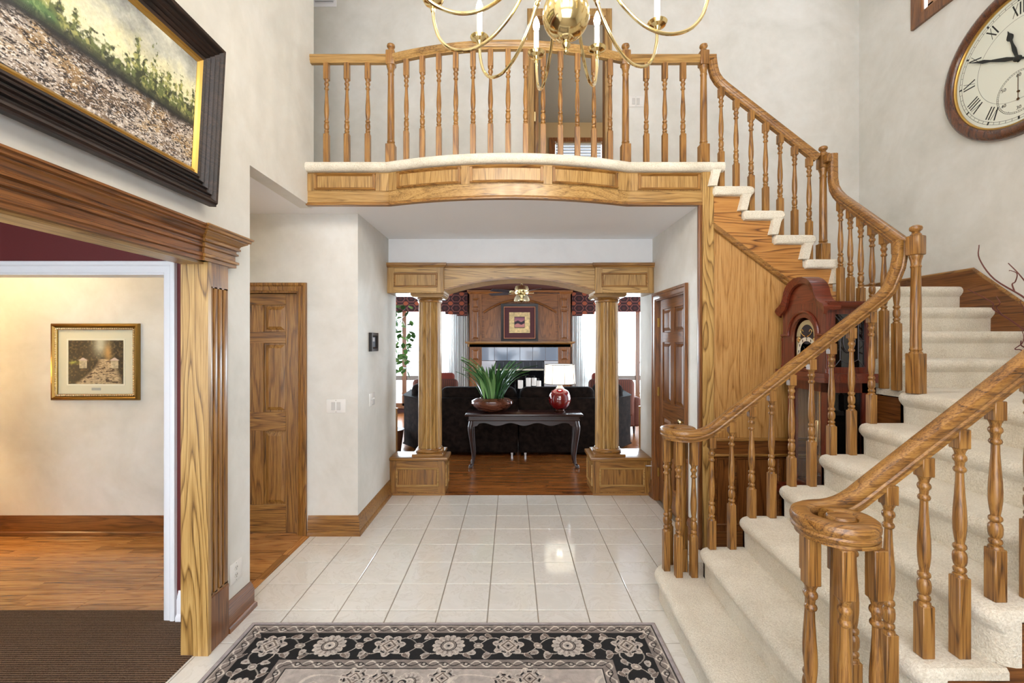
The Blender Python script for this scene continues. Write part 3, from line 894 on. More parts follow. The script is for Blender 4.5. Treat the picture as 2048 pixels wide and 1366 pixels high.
for n in range(8, 12):
    yy = 2.95 + RUN * (n - 8)
    pr = mid_prof(n, yy + RUN + .06 if n < 11 else YB)
    rs = []
    for x, dy, dz in ((XI, .05, .015), (XI + .008, .024, .005), (XI + .03, .006, 0), (XI + .06, 0, 0), (XR, 0, 0)):
        rs.append([(x, py + (dy if py < yy + .05 else 0), pz - (dz if pz > n * R - .03 else 0)) for py, pz in pr])
    m = MB(); m.rings(rs); m.build('step', CARPET, ST)
# upper flight climbing left to the balcony
UX = {12: 2.58, 13: 2.346, 14: 2.108, 15: 1.871, 16: 1.638}
YF = 3.495
for n in (12, 13, 14, 15):
    x, z = UX[n], n * R; xb = UX[n + 1] - .085
    pr = [(x - .037 + .037 * sin(a), z - .037 - .037 * cos(a)) for a in [pi * k / 8 for k in range(9)]] + [(xb + .01, z), (xb, z - .02), (xb, z - .055), (xb + .01, z - .073)]
    rs = [[((px - (x + xb) / 2) * .93 + (x + xb) / 2, YF, (pz - z + .037) * .6 + z - .037) for px, pz in pr], [((px - (x + xb) / 2) * .98 + (x + xb) / 2, YF + .008, (pz - z + .037) * .88 + z - .037) for px, pz in pr], [(px, YF + .025, pz) for px, pz in pr], [(px, YB, pz) for px, pz in pr]]
    m = MB(); m.rings(rs); m.build('step', CARPET, ST)
for n in (12, 13, 14, 15, 16):
    x, z = UX[n], n * R
    m = MB(); pr = [(x - .012, z - .06), (x - .03, z - .09), (x - .058, z - R), (x - .125, z - R), (x - .10, z - .09), (x - .10, z - .06)]
    rs = [[((px - x + .07) * .8 + x - .07, YF + .004, pz) for px, pz in pr], [(px, YF + .02, pz) for px, pz in pr], [(px, YB, pz) for px, pz in pr]]
    m.rings(rs); m.build('riser', CARPET, ST)


def zdiag(x): return 2.545 - .755 * (x - 1.56)


top = []; bot = []
for n in (16, 15, 14, 13, 12):
    xa = UX[n] - .09; xb = (UX[n - 1] - .09) if n > 12 else 2.52
    zt = (n - 1) * R - .06
    if n == 16: xa = 1.56
    top += [(xa, zt), (xb, zt)]; bot += [(xa, zdiag(xa)), (xb, zdiag(xb))]
m = MB(); m.strip_prism(top, bot, 'y', 3.535, 3.56); m.build('stringer', wood('oak_bold', 'x', (84, 48, 16), (168, 112, 52), (194, 142, 76), rings=22, rc=.75, pore=.35), ST)
sx = [1.56, 2.52]
m = MB(); m.sweep([(1.56, 3.535, zdiag(1.56)), (2.52, 3.535, zdiag(2.52))], (0, -1, 0), [(-.002, 0), (-.002, .006), (.012, .012), (.022, .006), (.034, .010), (.04, 0)]); m.build('stringer_moulding', oak('x'), ST)
m = MB(); m.prism([(1.56, .86), (2.52, .86), (2.52, zdiag(2.52)), (1.56, zdiag(1.56))], 'y', 3.55, 3.575); m.build('spandrel_panel', wood('oak_veneer', 'z', (128, 84, 36), (176, 128, 68), (194, 150, 92), rings=12, pore=.7, rough=.42, rc=.4), ST)
for z0, z1 in ((.845, .87), (.725, .745)):
    m = MB(); m.box(1.565, 2.52, 3.53, 3.56, z0, z1); m.build('chair_rail', oak('x'), ST, bevel=.006, bseg=2)
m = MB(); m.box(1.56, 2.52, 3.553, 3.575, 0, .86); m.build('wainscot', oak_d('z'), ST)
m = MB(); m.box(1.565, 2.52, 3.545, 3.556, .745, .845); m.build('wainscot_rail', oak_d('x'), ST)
for xa, xb in ((1.60, 1.72), (1.755, 2.07), (2.105, 2.42)):
    m = MB(); m.sweep([(xa, 3.553, .20), (xa, 3.553, .70), (xb, 3.553, .70), (xb, 3.553, .20)], (0, -1, 0), [(0, 0), (0, .004), (-.008, .010), (-.016, .010), (-.02, 0)], closed=True); m.build('panel_moulding', oak_d('x'), ST)
m = MB(); m.box(1.565, 2.52, 3.535, 3.556, 0, .14); m.build('skirting', oak_d('x'), ST)
# string boards of the lower and middle flights
ch_t = []; ch_b = []
for n in range(1, 8):
    xa = xn(n) + .04 if n > 1 else 1.12; xb = xn(n + 1) + .04 if n < 7 else 2.42
    ch_t += [(xa, n * R - .06), (xb, n * R - .06)]; ch_b += [(xa, 0), (xb, 0)]
m = MB(); m.strip_prism(ch_t, ch_b, 'y', Y1 - .025, Y1 - .005); m.build('stringer', oak_d('x'), ST)
m = MB(); m.strip_prism([(p[0] - .055, p[1]) for p in ch_t] + [(XR, 7 * R - .06)], [(p[0] - .055, 0) for p in ch_b] + [(XR, 0)], 'y', Y0 + .025, Y0 + .045); m.build('stringer', oak_d('x'), ST)
ch_t = []; ch_b = []
for n in range(7, 12):
    ya = 2.95 + RUN * (n - 8) + .04 if n > 7 else 2.75; yb_ = 2.95 + RUN * (n - 7) + .04 if n < 11 else 3.56
    if yb_ > 3.56: yb_ = 3.56
    if ya >= yb_: continue
    ch_t += [(ya, n * R - .05), (yb_, n * R - .05)]; ch_b += [(ya, 0), (yb_, 0)]
m = MB(); m.strip_prism(ch_t, ch_b, 'x', XI + .02, XI + .04); m.build('stringer', oak_d('y'), ST)
# wall skirts
tp = [(1.5, 7 * R + .12), (2.72, 7 * R + .12), (3.60, 11 * R + .125), (YB, 11 * R + .125)]
m = MB(); m.strip_prism(tp, [(p[0], p[1] - .42) for p in tp], 'x', XR - .02, XR); m.build('wall_skirt', oak_d('y'), ST)
m = MB(); m.tube([(XR - .012, p[0], p[1]) for p in tp], .013, 8); m.build('skirt_cap', oak('y'), ST)
tp = [(2.45, 12 * R + .20), (2.66, 11 * R + .125), (XR - .02, 11 * R + .125)]
m = MB(); m.strip_prism(tp, [(p[0], p[1] - .3) for p in tp], 'y', YB - .02, YB); m.build('wall_skirt', oak_d('x'), ST)
tp = [(-3.19, ZB + .12), (-1.62, ZB + .12)]

# ------------------------------------------------------------------ balustrades
RP = [(-.017, -.070), (-.017, -.060), (-.026, -.052), (-.028, -.044), (-.024, -.038), (-.029, -.030), (-.030, -.018), (-.026, -.007), (-.014, 0), (.014, 0), (.026, -.007), (.030, -.018), (.029, -.030), (.024, -.038), (.028, -.044), (.026, -.052), (.017, -.060), (.017, -.070)]
TURN = [(0, .0188), (.008, .0165), (.012, .0115), (.017, .0155), (.023, .0168), (.029, .0155), (.034, .0108), (.040, .0150), (.052, .0172), (.068, .0176), (.080, .0160), (.088, .0112), (.094, .0158), (.100, .0168), (.106, .0158), (.111, .0112), (.118, .0118), (.135, .0142), (.160, .0163), (.190, .0168), (.225, .0158), (.27, .0130), (.32, .0106), (.348, .0100), (.353, .0145), (.359, .0162), (.365, .0145), (.370, .0106), (.384, .0118), (.390, .0160), (.397, .0174), (.404, .0160), (.410, .0118), (.420, .0140), (.430, .0188)]
_bal = {}


def baluster_mesh(H, hb):
    key = (round(H, 3), round(hb, 3))
    if key in _bal: return _bal[key]
    m = MB(); q = .0205
    b = MB(); b.box(-q, q, -q, q, 0, hb); m.add(*rbox(-q, q, -q, q, 0, hb, .0025, 1))
    m.lathe([(min(r * 1.12, .0202), hb + z) for z, r in TURN], 14)
    m.add(*rbox(-q, q, -q, q, hb + .43, H, .0025, 1))
    me = m.mesh('baluster', oak('z'), angle=40); _bal[key] = me; return me


def baluster(par, x, y, z, H, hb, rz=0):
    o = link('baluster', baluster_mesh(H, hb), par); o.location = Vector((x, y, z)) - par.location; o.rotation_euler = (0, 0, rz); return o


_nw = {}


def newel(par, x, y, z, H, hb, rz=0, w=.036):
    key = (round(H, 3), round(hb, 3))
    if key not in _nw:
        m = MB(); q = w
        m.add(*rbox(-q, q, -q, q, 0, hb, .003, 1))
        m.frustum(-q, q, -q, q, 0, 0, 0) if False else None
        zt = H - .062; zb = zt - .115; L = zb - hb
        pr = [(.034, 0), (.031, .006), (.026, .012), (.030, .018), (.031, .024), (.028, .030), (.0275, .04), (.0265, L * .5), (.0235, L - .075), (.0255, L - .072), (.0275, L - .066), (.0255, L - .06), (.0235, L - .056), (.026, L - .03), (.031, L - .016), (.033, L - .008), (.034, 0 + L)]
        m.lathe([(r, hb + z) for r, z in pr], 20)
        bm_v, bm_f = rbox(-q, q, -q, q, zb, zt, .009, 2); m.add(bm_v, bm_f)
        me = m.mesh('newel_post', oak('z'), angle=35)
        f = MB(); f.lathe([(.026, H - .063), (.028, H - .056), (.022, H - .050), (.018, H - .042), (.020, H - .038), (.029, H - .030), (.032, H - .020), (.029, H - .009), (.016, H - .001), (0, H)], 20)
        _nw[key] = (me, f.mesh('finial', oak('x'), angle=40))
    me, fm = _nw[key]
    o = link('newel_post', me, par); o.location = Vector((x, y, z)) - par.location; o.rotation_euler = (0, 0, rz)
    link('finial', fm, o); return o


# balcony
B = thing('balcony_balustrade', (0, 3.6, ZB), 'bowed oak balustrade along the front edge of the balcony', 'balustrade')
off = .06; ZR = 3.885
xs = [-1.60, -1.3, -.957] + [-.957 + 1.855 * k / 28 for k in range(1, 29)] + [1.2, 1.515]
m = MB(); m.rail([(x, front(x, off), ZR) for x in xs], RP, us=None); m.build('handrail', oak_l('x'), B)
for x in (-.957, .898, 1.515): newel(B, x, front(x, off), ZB, .965, .165)
bx = [-1.466, -1.305, -1.140] + [-.957 + 1.855 * k / 14 for k in range(1, 14)] + [1.062, 1.208, 1.352]
for x in bx: baluster(B, x, front(x, off), ZB, ZR - .066 - ZB, .25)

# upper flight
U = thing('stair_balustrade', (1.9, 3.56, 12 * R), 'upper oak stair balustrade running down from the balcony along the carpeted steps', 'balustrade', group='oak stair balustrades')
def zu(x): return 3.643 - .79 * (x - 1.686)
path = [(1.545, 3.60, ZR), (1.612, 3.60, ZR), (1.616, 3.597, ZR - .05), (1.622, 3.595, ZR - .10), (1.634, 3.59, ZR - .155), (1.656, 3.58, ZR - .20), (1.69, 3.57, zu(1.69) + .004), (1.74, 3.565, zu(1.74)), (2.0, 3.56, zu(2.0)), (2.40, 3.555, zu(2.40))]
m = MB(); m.rail(path, RP, us=[(0, -1, 0)] * len(path)); m.build('handrail', oak('x'), U)
k = 0
for n, pxs in ((15, (1442, 1472)), (14, (1502, 1531)), (13, (1560, 1589)), (12, (1618,))):
    for q, px in enumerate(pxs):
        x = (px - 1024) * 3.56 / 910; H = zu(x) - .082 - n * R
        baluster(U, x, 3.56, n * R, max(H, .63), max(H, .63) - .43 - .07)
newel(U, 2.43, 3.555, 12 * R, .89, .125)

# middle flight
Mf = thing('stair_balustrade', (2.38, 3.1, 8 * R), 'short oak stair balustrade between the two turned newel posts above the clock', 'balustrade', group='oak stair balustrades')
def PM(y): return 2.325 + (y - 2.72) * (.105 / .80)
def zm(y): return 2.215 + .745 * (y - 2.70)
path = [(PM(2.70) + .04, 2.70, zm(2.70)), (PM(2.9) + .04, 2.9, zm(2.9)), (PM(3.2) + .04, 3.2, zm(3.2)), (PM(3.36) + .04, 3.36, zm(3.36)), (PM(3.42) + .04, 3.42, zm(3.42) + .012), (PM(3.455) + .04, 3.455, zm(3.42) + .06), (PM(3.47) + .04, 3.47, zm(3.42) + .12), (PM(3.473) + .04, 3.473, 3.06)]
m = MB(); m.rail(path, RP, us=[(1, -.13, 0)] * len(path)); m.build('handrail', oak('y'), Mf)
for y in (2.83, 2.945, 3.06, 3.18, 3.30, 3.42):
    n = 7 if y < 2.955 else (8 if y < 3.19 else (9 if y < 3.43 else 10)); H = zm(y) - .078 - n * R
    baluster(Mf, PM(y) + .052, y, n * R, H, H - .50, .1)
newel(Mf, 2.365, 2.665, 7 * R, .985, .235, .35)
m = MB(); m.add(*rbox(2.40, 2.445, 3.47, 3.53, 2.995, 3.06, .01, 2)); m.build('rail_connector', oak('y'), Mf)

# lower flight, far and near sides
def zl(x): return 1.11 + (R / RUN) * (x - 1.175)


def volute_path(cx, cy, sgn, z):
    pts = []
    N = 44
    for k in range(N + 1):
        th = 2.1 * pi * k / N
        r = .118 - .073 * th / (2 * pi)
        a = -pi / 2 * sgn - sgn * th
        pts.append((cx + r * cos(a), cy + r * sin(a), z))
    return pts


def lower_side(name_label, yr, sgn, cx, dx, xend, goose):
    r = thing('stair_balustrade', (1.5, yr, 0), name_label, 'balustrade', group='oak stair balustrades')
    cy = yr + .118 * sgn; zv = 1.085
    tr_ = xn(2) + .09 + dx
    pts = []
    xs_ = [xend - k * (xend - tr_) / 10 for k in range(11)]
    up = []
    if goose:
        up = [(2.298, yr, 2.225), (2.295, yr, 2.13), (2.285, yr, 2.075), (2.265, yr, 2.025), (2.235, yr, zl(2.235 - dx) + .012)]
        xs_ = [2.20 - k * (2.20 - tr_) / 10 for k in range(11)]
    pts += up + [(x, yr, zl(x - dx)) for x in xs_]
    zend = pts[-1][2]
    xa = pts[-1][0]
    for k in range(1, 6):
        t_ = k / 6; x = xa + (cx - xa) * t_
        pts.append((x, yr, zv + (zend - zv) * (1 - t_) ** 2.2 * (1 if zend > zv else 1)))
    pts += volute_path(cx, cy, sgn, zv)
    us = []
    P = [Vector(p) for p in pts]
    for i in range(len(P)):
        if i < len(up) + 12: us.append((0, 1, 0)); continue
        d = (P[min(i + 1, len(P) - 1)] - P[i - 1]); us.append(Vector((d.y, -d.x, 0)).normalized())
    m = MB(); m.rail(pts, RP, us=us); m.build('handrail', oak('x'), r)
    m = MB(); m.lathe([(.0, -.07), (.050, -.07), (.050, -.05), (.044, -.03), (.043, -.012), (.036, -.003), (0, -.002)], 28, (cx, cy, zv)); m.build('volute_eye', oak('x'), r)
    m = MB(); m.lathe([(.0, -.07), (.10, -.07), (.10, -.058), (.0, -.058)], 36, (cx, cy, zv)); m.build('volute_web', oak('x'), r)
    # balusters
    for n in range(2, 8):
        for q in (0, 1):
            x = xn(n) + .075 + .12 * q + dx
            if x > (2.24 if goose else xend - .03): continue
            H = zl(x - dx) - .085 - n * R
            baluster(r, x, yr, n * R, H, H - .43 - .065)
    for a in (180, 240, 300, 60, 120):
        aa = radians(a if sgn > 0 else -a)
        baluster(r, cx + .093 * cos(aa), cy + .093 * sin(aa), R, zv - .07 - R, .25, 0)
    m = MB(); m.add(*rbox(-.03, .03, -.03, .03, 0, .14, .003, 1)); m.lathe([(.028, .14), (.03, .15), (.024, .16), (.03, .175), (.030, .5), (.027, .8), (.027, zv - .07 - R)], 18)
    o = m.build('volute_newel', oak('z'), r, local=True); o.location = Vector((cx, cy, R)) - r.location
    return r


YL_F, YL_N = 2.735, 1.53
lower_side('far oak stair balustrade with small scroll in front of the wood panelled wall', YL_F, 1, 1.06, 0.0, 2.24, True)
nr = lower_side('near oak stair balustrade ending in the large scroll volute', YL_N, -1, 1.02, -.055, 2.26, False)
newel(nr, 2.30, YL_N, 7 * R, 1.05, .235)

# ------------------------------------------------------------------ chandelier
CX, CY = .195, 1.645
ch = thing('chandelier', (CX, CY, 2.65), 'polished brass chandelier with twelve curved candle arms hanging over the foyer', 'chandelier')
m = MB(); m.lathe([(0, 2.656), (.006, 2.66), (.010, 2.668), (.007, 2.676), (.012, 2.682), (.017, 2.692), (.012, 2.702), (.015, 2.707), (.026, 2.712), (.028, 2.718), (.018, 2.722)], 20, (CX, CY, 0)); m.build('finial', BRASS, ch)
m = MB(); m.lathe([(.085 * sin(a), 2.80 - .088 * cos(a)) for a in [pi * (k + .8) / 25 for k in range(24)]], 36, (CX, CY, 0)); m.build('ball', BRASS, ch)
m = MB(); m.lathe([(.03, 2.875), (.022, 2.89), (.03, 2.90), (.05, 2.93), (.06, 2.97), (.06, 3.03), (.045, 3.05), (.02, 3.08), (.016, 3.14), (.03, 3.17), (.045, 3.22), (.03, 3.27), (.014, 3.32), (.014, 3.55), (.02, 3.57), (0, 3.6)], 24, (CX, CY, 0)); m.build('stem', BRASS, ch)
k = 0; z = 3.58
m = MB()
while z < ZC - .05:
    pts = []
    for q in range(13):
        a = 2 * pi * q / 12; u = .012 * cos(a); w_ = .026 * sin(a)
        pts.append((CX + (u if k % 2 else 0), CY + (0 if k % 2 else u), z + .02 + w_))
    m.tube(pts, .003, 6, False); z += .043; k += 1
m.build('chain', BRASS, ch)
m = MB(); m.lathe([(0, ZC - .06), (.02, ZC - .055), (.06, ZC - .02), (.065, ZC)], 24, (CX, CY, 0)); m.build('ceiling_rose', BRASS, ch)
BULB = NT('candle_bulb'); BULB.base((1, .95, .85)); BULB.b.inputs['Emission Color'].default_value = (1.0, .92, .74, 1); BULB.b.inputs['Emission Strength'].default_value = 165.0; BULB = BULB.m
SLEEVE = plain('candle_sleeve', (246, 246, 246), .5)
armp = crom([(.055, 0, 2.985), (.085, 0, 3.005), (.12, 0, 2.99), (.165, 0, 2.925), (.22, 0, 2.852), (.30, 0, 2.79), (.385, 0, 2.768), (.47, 0, 2.79), (.525, 0, 2.845), (.552, 0, 2.92), (.558, 0, 2.985)], 6)
am = MB(); am.tube(armp, .0068, 10); am = am.mesh('arm', BRASS)
kn = MB()
for rr, zz, dd in ((.148, 2.948, .010), (.158, 2.935, .012), (.168, 2.922, .010)):
    kn.tube([(rr - .006, 0, zz + .008), (rr, 0, zz), (rr + .006, 0, zz - .008)], [.009, dd, .009], 10)
lp = crom([(.10, 0, 2.998), (.125, 0, 3.03), (.15, 0, 3.025), (.158, 0, 3.0), (.14, 0, 2.985), (.128, 0, 3.0)], 5); kn.tube(lp, .004, 6)
kn = kn.mesh('arm_collar', BRASS)
cup = MB(); cup.lathe([(.008, 2.962), (.011, 2.972), (.008, 2.98), (.016, 2.992), (.035, 2.999), (.041, 3.008), (.043, 3.012), (.038, 3.012), (.02, 3.004), (.0145, 3.006), (.0145, 3.02), (.0, 3.02)], 24, (.558, 0, 0)); cup = cup.mesh('candle_cup', BRASS)
slv = MB(); slv.lathe([(.012, 3.01), (.012, 3.115), (.0, 3.116)], 14, (.558, 0, 0)); slv = slv.mesh('candle_sleeve', SLEEVE)
blb = MB(); blb.lathe([(.006, 3.115), (.013, 3.13), (.016, 3.145), (.013, 3.162), (.007, 3.178), (.0, 3.19)], 14, (.558, 0, 0)); blb = blb.mesh('bulb', BULB)
for q in range(12):
    a = radians(98 + 30 * q)
    o = link('arm', am, ch); o.location = (0, 0, -2.65); o.rotation_euler = (0, 0, a)
    for nm, me in (('arm_collar', kn), ('candle_cup', cup), ('candle_sleeve', slv), ('bulb', blb)): link(nm, me, o)

# ------------------------------------------------------------------ large landscape painting (leans out at the top)
PF = wood('espresso', 'y', (10, 7, 6), (30, 20, 16), (64, 44, 34), rough=.5, coat=0)
pt = thing('landscape_painting', (XL + .02, 1.55, 2.31), 'large landscape painting of green trees and a pale field in a ribbed dark frame', 'painting')
W_, H_ = 1.56, .80; fw = .125
tilt = Matrix.Rotation(radians(3.1), 4, 'Y')
def pw(mb): mb.xform(Matrix.Translation((.02, 0, 0)) @ tilt); return mb
FP = [(0, 0), (0, .018), (-.012, .024), (-.015, .014), (-.020, .014), (-.032, .030), (-.036, .018), (-.041, .018), (-.054, .038), (-.058, .024), (-.063, .024), (-.078, .044), (-.082, .030), (-.088, .030), (-.102, .048), (-.112, .052), (-.118, .040), (-.125, .036), (-.125, 0)]
ya, yb_ = -W_ / 2 + fw, W_ / 2 - fw
m = MB(); m.sweep([(0, ya, fw), (0, ya, H_ - fw), (0, yb_, H_ - fw), (0, yb_, fw)], (1, 0, 0), FP, closed=True); pw(m).build('frame', PF, pt, local=True, angle=25)
m = MB(); m.sweep([(0, ya, fw), (0, ya, H_ - fw), (0, yb_, H_ - fw), (0, yb_, fw)], (1, 0, 0), [(.022, 0), (.022, .006), (.012, .014), (.008, .010), (.0, .019), (0, 0)], closed=True); pw(m).build('gilt_liner', GOLD, pt, local=True)
ny, nx = 340, 860
V, Uu = np.meshgrid(np.linspace(0, 1, ny), np.linspace(0, 1, nx), indexing='ij')
c = np.zeros((ny, nx, 3)) + np.array([206, 206, 190.])
n1 = vnoise(ny, nx, 3, 6, 1); n2 = vnoise(ny, nx, 10, 22, 2); n3 = vnoise(ny, nx, 60, 130, 3, 3); nst = vnoise(ny, nx, 46, 50, 4, 3)
sky = mixc(c, (120, 122, 120), np.clip((n1 - .45) * 2.4 + (V - .75) * 1.2, 0, 1)); sky = mixc(sky, (226, 220, 176), np.clip(.95 - np.abs(V - .62) * 4 + (n2 - .5), 0, .9)); sky += ((n3 - .5) * 34)[..., None]
hz = .40 + .015 * np.sin(Uu * 5) + .05 * (Uu - .5)
f1 = vnoise(ny, nx, 150, 200, 51, 2); f2 = vnoise(ny, nx, 80, 70, 52, 3); f3 = vnoise(ny, nx, 14, 8, 53, 3)
field = mixc(np.zeros((ny, nx, 3)) + np.array([176, 162, 148.]), (96, 74, 54), np.clip((f3 - .46) * 4, 0, .8))
field = mixc(field, (170, 132, 76), np.clip((vnoise(ny, nx, 8, 10, 9) - .58) * 5, 0, .5))
field = mixc(field, (30, 22, 20), np.clip((f2 * .6 + f1 * .4 - .50) * 11, 0, .95)); field = mixc(field, (232, 226, 220), np.clip((vnoise(ny, nx, 140, 170, 54, 2) - .58) * 8, 0, .85))
field = mixc(field, (24, 20, 22), np.clip(1 - (hz - V) * 11 + (n2 - .5) * 1.6, 0, .93))
img = np.where((V > hz)[..., None], sky, field)
prof = vnoise(1, nx, 1, 40, 12, 4)[0]
th = .10 + .34 * np.clip(1 - Uu[0] * 1.3, 0, 1) * (.45 + prof) + .05 * prof
for k, (cu, hgt, wd) in enumerate([(.66, .16, .022), (.70, .24, .02), (.735, .42, .020), (.765, .30, .022), (.80, .38, .022), (.835, .30, .022), (.865, .36, .02), (.895, .28, .022), (.925, .33, .02), (.955, .27, .022), (.985, .34, .02)]):
    th = np.maximum(th, hgt * np.clip(1.2 - np.abs(Uu[0] - cu) / wd, 0, 1) ** .5)
soft = vnoise(ny, nx, 40, 90, 61, 3)
tm = np.clip((hz + th[None] * (.9 + .9 * (soft - .5)) - V) * 14 + (soft - .5) * 2.2, 0, 1) * (V > hz - .012)
green = mixc(np.zeros((ny, nx, 3)) + np.array([84, 94, 48.]), (34, 42, 24), np.clip((vnoise(ny, nx, 30, 90, 62, 3) - .47) * 6, 0, 1)); green = mixc(green, (166, 164, 96), np.clip((vnoise(ny, nx, 26, 80, 31, 3) - .54) * 7, 0, .9)); green = mixc(green, (70, 128, 70), np.clip((n1 - .52) * 3, 0, .5) * (Uu < .5))
green = mixc(green, (22, 28, 22), np.clip(1 - (V - hz) * 16, 0, .75))
img = img * (1 - .92 * tm[..., None]) + green * .92 * tm[..., None]
img = mixc(img, (20, 26, 32), np.exp(-((V - hz + .015) / .014) ** 2) * .8)
Yg = ya + .018 + (yb_ - ya - .036) * Uu; Zg = fw + .018 + (H_ - 2 * fw - .036) * V
P = np.stack([np.full_like(Yg, .004), Yg, Zg], -1)
Mx = np.array((Matrix.Translation((.02, 0, 0)) @ tilt).to_3x3()); P = P @ Mx.T + np.array([.02, 0, 0])
link('canvas', art_grid('canvas', P, np.clip(img, 0, 255), art_mat('oil_paint', .45, .15, .25)), pt)

# ------------------------------------------------------------------ gold framed picture in the hallway
pt = thing('garden_gate_picture', (-3.475, YH, 1.13), 'small picture of a path between two gate posts in a gold rope frame', 'picture')
W_, H_ = .735, .64
m = MB(); m.sweep([(-.315, 0, .052), (-.315, 0, H_ - .052), (.315, 0, H_ - .052), (.315, 0, .052)], (0, -1, 0), [(0, 0), (0, .018), (-.008, .022), (-.016, .014), (-.032, .03), (-.046, .026), (-.052, .018), (-.052, 0)], closed=True); m.build('frame', BRASS_D, pt, local=True)
m = MB()
def beads(y_, r_, x0, x1, z0, z1, n_x, n_z):
    for i in range(n_x):
        for zz in (z0, z1): m.add(*rbox(x0 + (x1 - x0) * i / n_x, x0 + (x1 - x0) * (i + .7) / n_x, y_ - r_, y_, zz - r_ * .7, zz + r_ * .7, .002, 1))
    for i in range(n_z):
        for xx in (x0, x1): m.add(*rbox(xx - r_ * .7, xx + r_ * .7, y_ - r_, y_, z0 + (z1 - z0) * i / n_z, z0 + (z1 - z0) * (i + .7) / n_z, .002, 1))
beads(-.016, .010, -.325, .325, .042, H_ - .042, 44, 38)
m.build('rope_beading', plain('silver_gilt', (214, 200, 168), .25, .9), pt, local=True)
m = MB(); m.box(-.318, .318, -.008, -.004, .05, H_ - .05); m.build('mat_board', plain('mat_board', (206, 204, 182), .7), pt, local=True)
m = MB(); m.sweep([(-.235, -.008, .13), (-.235, -.008, .505), (.235, -.008, .505), (.235, -.008, .13)], (0, -1, 0), [(0, 0), (0, .001), (-.006, .0025), (-.006, 0)], closed=True); m.build('mat_bevel', CREAM, pt, local=True)
m = MB(); m.box(-.035, .04, -.0105, -.008, .082, .104); m.build('name_plate', plain('plate_grey', (160, 164, 160), .4), pt, local=True)
ny, nx = 130, 160
V, Uu = np.meshgrid(np.linspace(0, 1, ny), np.linspace(0, 1, nx), indexing='ij')
n1 = vnoise(ny, nx, 8, 8, 40); n2 = vnoise(ny, nx, 24, 30, 41, 3); n3 = vnoise(ny, nx, 40, 16, 42, 3)
img = np.zeros((ny, nx, 3)) + np.array([44, 36, 22.]); img = mixc(img, (96, 82, 52), np.clip((n2 - .5) * 4, 0, 1))
img = mixc(img, (196, 196, 176), np.exp(-((Uu - .58) / .14) ** 2) * np.clip((V - .5) * 3, 0, 1) * .9)
img = mixc(img, (206, 160, 92), np.exp(-((Uu - .72) / .07) ** 2) * np.exp(-((V - .72) / .2) ** 2) * .8)
path_c = .55 + .12 * np.sin((V) * 4.0); pw_ = .10 + .36 * (1 - V / .58)
pm = np.clip((pw_ - np.abs(Uu - path_c)) * 12, 0, 1) * (V < .57)
img = mixc(img, (214, 192, 156), pm * np.clip(.25 + n3 * 1.2, 0, 1)); img = mixc(img, (58, 44, 28), pm * np.clip((n3 - .52) * 6, 0, .9))
for pc in (.265, .84):
    post = (np.abs(Uu - pc) < .07) & (V > .36) & (V < .54); img = np.where(post[..., None], np.array([186, 174, 146.]) * (.7 + .5 * n2[..., None]), img)
    cap_ = (np.abs(Uu - pc) < .09 * (1 - (V - .54) / .07)) & (V >= .54) & (V < .60); img = np.where(cap_[..., None], np.array([196, 180, 172.]), img)
img = mixc(img, (150, 160, 70), np.exp(-((Uu - .1) / .09) ** 2 - ((V - .49) / .04) ** 2) * np.clip(n2 * 1.6, 0, 1))
P = np.stack([-.229 + .458 * Uu, np.full_like(V, -.0095), .136 + .363 * V], -1)
link('print', art_grid('print', P, np.clip(img, 0, 255), art_mat('paper_print', .5)), pt)

# ------------------------------------------------------------------ little black frame, switches, outlet, vent
pt = thing('tiny_picture', (XPL, 4.20, 1.53), 'tiny black framed picture on the passage wall', 'picture')
m = MB(); m.sweep([(0, -.075, .025), (0, -.075, .145), (0, .075, .145), (0, .075, .025)], (1, 0, 0), [(.012, 0), (.012, .018), (0, .028), (-.025, .028), (-.025, 0)], closed=True); m.build('frame', plain('black_frame', (26, 20, 18), .3), pt, local=True)
m = MB(); m.box(.006, .010, -.07, .07, .03, .14); m.build('print', plain('tiny_print', (86, 92, 104), .3), pt, local=True)
m = MB(); m.box(.010, .0115, -.04, .04, .09, .125); m.build('print_sky', plain('tiny_sky', (196, 196, 200), .3), pt, local=True)


def switch(name, loc, rz, label, cat, gangs=2, kind='rocker', grp=None):
    s_ = thing(name, loc, label, cat, rz, grp); wd = .035 + .0225 * gangs
    m = MB(); m.add(*rbox(-wd, wd, -.006, 0, -.058, .058, .003, 2)); m.build('plate', PLATE, s_, local=True)
    for g_ in range(gangs):
        x = (g_ - (gangs - 1) / 2) * .046
        m = MB()
        if kind == 'rocker':
            m.add(*rbox(x - .0165, x + .0165, -.0095, -.004, -.034, .034, .002, 1)); m.build('rocker', plain('rocker', (202, 200, 196), .4), s_, local=True)
        elif kind == 'toggle':
            m.box(x - .006, x + .006, -.0068, -.005, -.013, .013); m.add(*rbox(x - .004, x + .004, -.022, -.004, -.002, .012, .002, 1)); m.build('toggle', plain('rocker', (202, 200, 196), .4), s_, local=True)
        else:
            for zz in (-.021, .021):
                m = MB(); m.lathe([(.0165, 0), (.0165, .003), (0, .003)], 16, (x, -.005, zz), 'y'); q = m.build('receptacle', plain('receptacle', (214, 212, 206), .4), s_, local=True)
                for dx in (-.006, .006):
                    b = MB(); b.box(x + dx - .0012, x + dx + .0012, -.0088, -.007, zz - .001, zz + .008); b.build('slot', BLACK, q, local=True)
                b = MB(); b.box(x - .002, x + .002, -.0088, -.007, zz - .010, zz - .006); b.build('slot', BLACK, q, local=True)
    for zz in (-.048, .048):
        m = MB(); m.lathe([(.003, 0), (.003, .0012), (0, .0015)], 8, (0, -.006, zz), 'y'); m.build('screw', CHROME, s_, local=True)
    return s_


